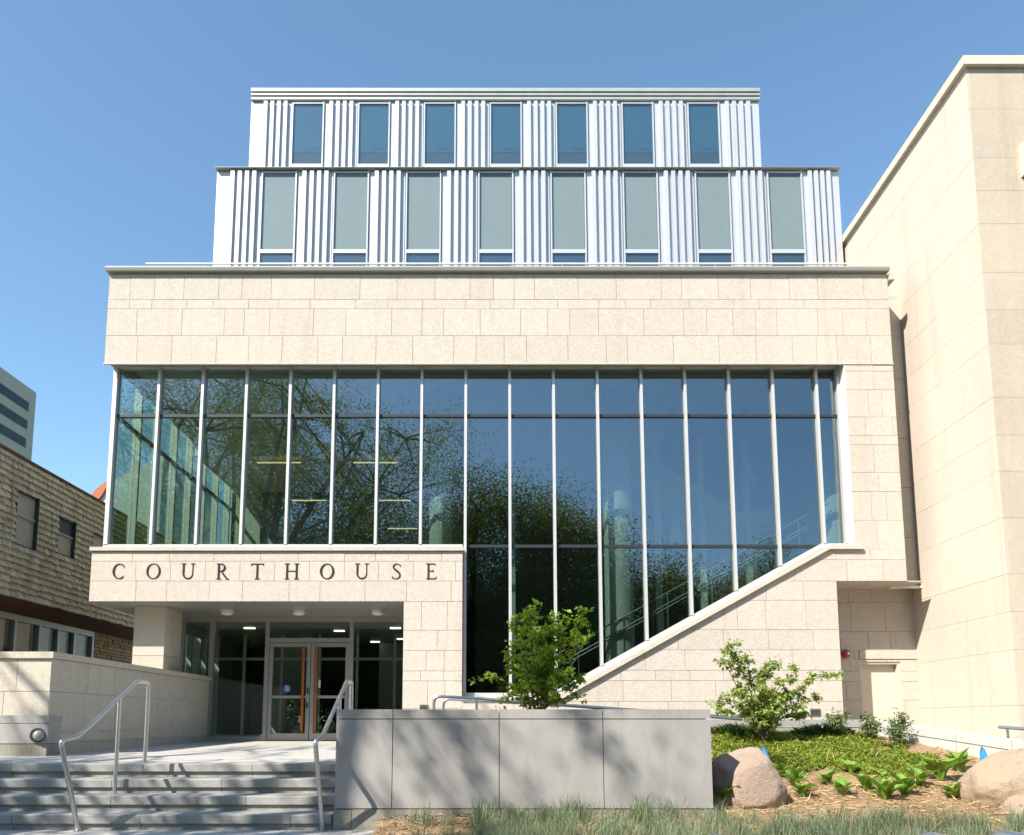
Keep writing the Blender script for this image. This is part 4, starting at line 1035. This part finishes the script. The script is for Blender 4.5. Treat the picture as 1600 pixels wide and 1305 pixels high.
# hostas: big leaves, each a part
def hosta_leaf(L, Wd, curl):
    V = []; F = []; n = 7
    for i in range(n+1):
        s = i/n; w = Wd*(math.sin(math.pi*min(1,s*.93+.05))**.8)*(1-.25*s); z = L*(.95*s-curl*s*s); y = L*(.25*s+.6*s*s)
        V += [(-w/2,y,z+w*.28),(0,y,z),(w/2,y,z+w*.28)]
    for i in range(n): F += [(3*i,3*i+1,3*i+4,3*i+3),(3*i+1,3*i+2,3*i+5,3*i+4)]
    me = bpy.data.meshes.new('leaf'); me.from_pydata(V,[],F); me.shade_smooth(); me.materials.append(M['hosta']); return me
HL = [hosta_leaf(.20,.125,.25), hosta_leaf(.23,.15,.5), hosta_leaf(.18,.11,.1)]
hostas = [(1136,1256,1.05,9,'broad-leaved plant in the shade at the planter corner'),(1217,1212,.85,7,'broad-leaved plant touching the right side of the pinkish boulder'),(1242,1230,1.0,9,'spreading broad-leaved plant just right of the pinkish boulder'),
 (1254,1248,.85,7,'low broad-leaved plant at the grass edge right of the pinkish boulder'),(1293,1226,.85,7,'small broad-leaved plant alone in straw, left of the bed centre'),(1315,1245,.95,7,'broad-leaved plant by the grass edge, below the small lone one'),
 (1330,1211,.9,7,'broad-leaved plant at the lower edge of the ground cover'),(1354,1236,1.05,9,'dense broad-leaved plant in mid straw, left of a taller one'),(1382,1219,.5,5,'tiniest broad-leaved sprout amid the straw'),
 (1384,1248,1.15,8,'broad-leaved plant with long upright leaves at the grass edge'),(1413,1240,1.1,9,'wide broad-leaved plant casting shade on the straw'),(1436,1228,1.25,8,'tall dark-centred broad-leaved plant below the ground cover corner'),
 (1470,1218,1.45,10,'largest broad-leaved plant with pale stalks left of the tan boulder'),(1489,1246,.95,7,'broad-leaved plant against the foot of the tan boulder'),(1499,1207,1.3,8,'broad-leaved plant rising behind the left edge of the tan boulder')]
for px, py, s, nl, lab in hostas:
    b = B(px,py); t = thing('broad_leaf_plant', lab, 'plant', b, 'broad-leaved plants in the straw mulch')
    rg2 = random.Random(px*3)
    nl += 4
    for i in range(nl):
        a = 2*math.pi*i/nl+rg2.uniform(-.3,.3); o = obj('leaf', HL[rg2.randint(0,2)], None, t, b+Vector((math.sin(-a)*.012,math.cos(-a)*.012,-.01)))
        o.rotation_euler = (rg2.uniform(-.05,.45),0,a); k = s*rg2.uniform(.75,1.28); o.scale = (k*rg2.uniform(.75,1.05),k,k*rg2.uniform(.8,1.15))

# ground cover, straw, fescue: nobody could count these
def inpoly(x, y, poly):
    c = False; j = len(poly)-1
    for i in range(len(poly)):
        if (poly[i][1] > y) != (poly[j][1] > y) and x < (poly[j][0]-poly[i][0])*(y-poly[i][1])/(poly[j][1]-poly[i][1])+poly[i][0]: c = not c
        j = i
    return c
gp = [(p.x,p.y) for p in (B(1108,1153),B(1180,1148),B(1290,1146),B(1350,1148),B(1400,1166),B(1450,1180),B(1478,1192),B(1455,1208),B(1400,1217),B(1350,1213),B(1290,1208),B(1240,1208),B(1200,1206),B(1108,1200))]
from mathutils import noise as mn
C = []
rg = random.Random(8)
while len(C) < 6000:
    x = rg.uniform(2.2,7.5); y = rg.uniform(8.8,13); j = Vector((x*.9,y*.9,0))
    jx = x+.25*mn.noise(j*2.2); jy = y+.3*mn.noise(j*2.2+Vector((9,0,0)))
    if inpoly(jx,jy,gp) and mn.noise(j*3.2) > -.30: C.append((x,y,bedz(x,y)+rg.uniform(0,.045)))
C = np.array(C); C4 = np.repeat(C,6,0)+nr.normal(0,.012,(len(C)*6,3)); n = len(C4); L = nr.uniform(.025,.05,n)
tag(obj('ground_cover', leaf_mesh('ground_cover', C4, rdir(n,.5), rdir(n,1.5), L, L*.6, .1), M['cover']), 'yellow-green creeping ground cover over the upper garden bed', 'ground cover', kind='stuff')
C = []
while len(C) < 15000:
    x = rg.uniform(-1.1,8.0); y = rg.uniform(6.9,12.6)
    if pxl-.02 < x < pxr+.03 and y > PY-.03: continue
    if y > 9.6 and rg.random() < .6: continue
    C.append((x,y,bedz(x,y)+rg.uniform(.002,.02)))
C = np.array(C); n = len(C); D = nr.normal(size=(n,3)); D[:,2] *= .25; L = nr.uniform(.06,.2,n)
tag(obj('straw', leaf_mesh('straw', C, D, rdir(n,2), L, nr.uniform(.006,.014,n), .0), M['straw']), 'loose golden straw scattered over the mulch of the bed', 'straw', kind='stuff')

def blades(C, H, out, w):
    """curved three-segment blades"""
    n = len(C); a = nr.uniform(0,2*np.pi,n); d = np.stack([np.cos(a),np.sin(a),np.zeros(n)],1); s = np.stack([-np.sin(a),np.cos(a),np.zeros(n)],1)
    z = np.array([0,0,1.]); H = H[:,None]; out = out[:,None]; w = w[:,None]
    P0 = C; P1 = C+z*H*.5+d*out*.22; P2 = C+z*H*.85+d*out*.6; P3 = C+z*H*.95+d*out
    V = np.stack([P0-s*w,P0+s*w,P1-s*w*.8,P1+s*w*.8,P2-s*w*.5,P2+s*w*.5,P3-s*w*.08,P3+s*w*.08],1).reshape(-1,3)
    o = np.arange(n)[:,None]*8; F = np.concatenate([o+np.array([[0,1,3,2]]),o+np.array([[2,3,5,4]]),o+np.array([[4,5,7,6]])],0); return V, F
tufts = []
for i in range(370):
    x = rg.uniform(-.85,7.5); y = rg.uniform(6.9,8.34)
    lim = 8.34 if x < pxr+.1 else 8.05+.25*mn.noise(Vector((x*1.3,0,0)))
    if y > lim: continue
    if x < -.2 and rg.random() < .8: continue
    tufts.append((x,y,rg.uniform(.6,1.15)))
Cs, Hs, Os, Ws = [], [], [], []
for x, y, s in tufts:
    n = int(100*s)
    c = np.stack([x+nr.normal(0,.05,n), y+nr.normal(0,.05,n), np.full(n, bedz(x,y)-.01)],1); Cs.append(c)
    Hs.append(nr.uniform(.08,.26,n)*s); Os.append(nr.uniform(.02,.22,n)*s); Ws.append(nr.uniform(.0014,.0027,n))
V, F = blades(np.concatenate(Cs), np.concatenate(Hs), np.concatenate(Os), np.concatenate(Ws))
tag(obj('grass', np_mesh('grass', V, F), M['grass']), 'blue-green fine fescue grass tufts along the foot of the planter and bed', 'grass', kind='stuff')
b = B(1291,1196); o = obj('dry_stalk', MB().tube([b, P(1293,1180,b.y), P(1297,1168,b.y)], [.006,.005,.003], 5), M['straw']); tag(o, 'single thin dry stalk standing in the ground cover', 'stalk')

# ================================================================== TREES ACROSS THE STREET (seen in the glass, and shading the steps)
def make_tree(seed, h, r, n_leaf, ls, m, trunk, low=.28, clump=.55, sparse=0, nl=9, drape=None, nq=5):
    rg = random.Random(seed); tr = MB(); tips = []
    top = h*low
    tr.tube([(0,0,-.3),(.05*rg.uniform(-1,1),0,top*.5),(.1*rg.uniform(-1,1),.1,top)], [trunk*1.25,trunk,trunk*.85], 10)
    for i in range(nl):
        a = 2*math.pi*i/nl+rg.uniform(-.3,.3); el = rg.uniform(.25,1.35); L = (h-top)*rg.uniform(.75,1.0) if el > 1 else r*rg.uniform(.8,1.1)/max(.35,math.cos(el))
        L = min(L, (h-top)/max(.2,math.sin(el))) ; p0 = Vector((0,0,top*rg.uniform(.8,1.0)))
        d = Vector((math.cos(a)*math.cos(el),math.sin(a)*math.cos(el),math.sin(el))); pts = [p0]
        for k in range(1,6):
            pts.append(p0+d*L*k/5+Vector((rg.gauss(0,.18),rg.gauss(0,.18),.25*math.sin(k/5*3.1)))*(k/5+.3))
        tr.tube(pts, [trunk*.5*(1-.85*k/5) for k in range(6)], 7)
        for k in range(1,6):
            for q in range(nq):
                e = pts[k]+Vector((rg.gauss(0,1),rg.gauss(0,1),rg.gauss(.15,.7))).normalized()*rg.uniform(.7,2.0)*r/4.5
                mid = pts[k].lerp(e,.5)+Vector((0,0,.12)); tr.tube([pts[k],mid,e], [trunk*.13,trunk*.09,trunk*.03], 5)
                for w in range(3):
                    f = e+Vector((rg.gauss(0,1),rg.gauss(0,1),rg.gauss(0,.8))).normalized()*rg.uniform(.3,1.0)*r/5
                    tr.tube([mid.lerp(e,.5+.5*w/3),f], [trunk*.05,trunk*.02], 4); tips += [f, e.lerp(f,.5)]
    if sparse: rg.shuffle(tips); tips = tips[:int(len(tips)*(1-sparse))]
    T = np.array([tuple(p) for p in tips]); C = T[nr.integers(0,len(T),n_leaf)]+nr.normal(0,clump,(n_leaf,3))*np.array([1,1,.75])
    if drape:
        C = C + nr.normal(0,1,(n_leaf,1))*np.array(drape)
        for p in T:
            d = np.array(drape)*1.5; tr.tube([tuple(p-d), tuple(p), tuple(p+d)], [.03,.025,.008], 4)
    C[:,2] = np.maximum(C[:,2], h*low*.7)
    L = nr.uniform(.7,1.2,n_leaf)*ls
    lm = leaf_quads('crown', C, rdir(n_leaf,-.1), rdir(n_leaf,.8), L, L*.7); lm.materials.append(m)
    tm = tr.mesh('trunk'); tm.materials.append(M['bark']); return tm, lm
def put_tree(meshes, loc, rz, s, label, group=None, name='leafy_tree'):
    t = thing(name, label, 'tree', loc, group); t.rotation_euler = (0,0,rz); t.scale = (s,s,s)
    a = obj('trunk', meshes[0], None, None); c = obj('crown', meshes[1], None, None); c['kind'] = 'stuff'
    for o in (a, c): o.parent = t; o.matrix_parent_inverse = Matrix(); o.location = (0,0,0)
T1 = make_tree(11, 15, 6.2, 9500, .13, M['tree'], .36, .42, .13, .70, 8, (.05,-.5,-.28), 2)
put_tree(T1, (-9.3,1.7,-.05), .4, 1.0, 'sparse street tree in front shading the steps, nearest of all')
T2 = make_tree(12, 29, 11.5, 360000, .125, M['tree'], .6, .18, 1.0, 0, 14)
put_tree(T2, (-20.3,-32,-.1), 1.0, 1.228, 'big leafy tree across the road mirrored in the left glazing')
put_tree(T2, (-34,-36,-.1), 2.6, 1.25, 'second big leafy tree farther left across the road')
T3 = make_tree(13, 14, 5.4, 190000, .125, M['tree2'], .35, .12, .95); T4 = make_tree(14, 15, 5.0, 190000, .125, M['tree'], .35, .12, .95)
for i, (x, y, s) in enumerate(((-7.7,-30,1.57),(-2,-28,1.36),(2.5,-31,1.32),(7.5,-28,1.38),(13,-30,1.18),(18,-28,1.02),(23,-30,.90),(-24,-30,1.3),(-32,-20,1.2),(-9,-33,1.1),(29,-29,.9),(36,-32,.8))):
    put_tree(T3 if i % 2 == 0 else T4, (x,y,-.14), i*1.3, s, 'leafy park tree of the row mirrored dark in the tall glazing', 'park trees across the road')
n = 30000; C = np.stack([nr.uniform(-50,55,n), nr.uniform(-42,-37,n), nr.uniform(0,1,n)**.8*7.5],1); C[:,2] += 1.2*np.sin(C[:,0]*.7)*(C[:,2]>4)
L = nr.uniform(.35,.6,n)
tag(obj('woodland', leaf_mesh('woodland', C, rdir(n,-.1), rdir(n,.8), L, L*.75, .1), M['tree']), 'dark undergrowth of the park behind the tree row', 'woodland', kind='stuff')
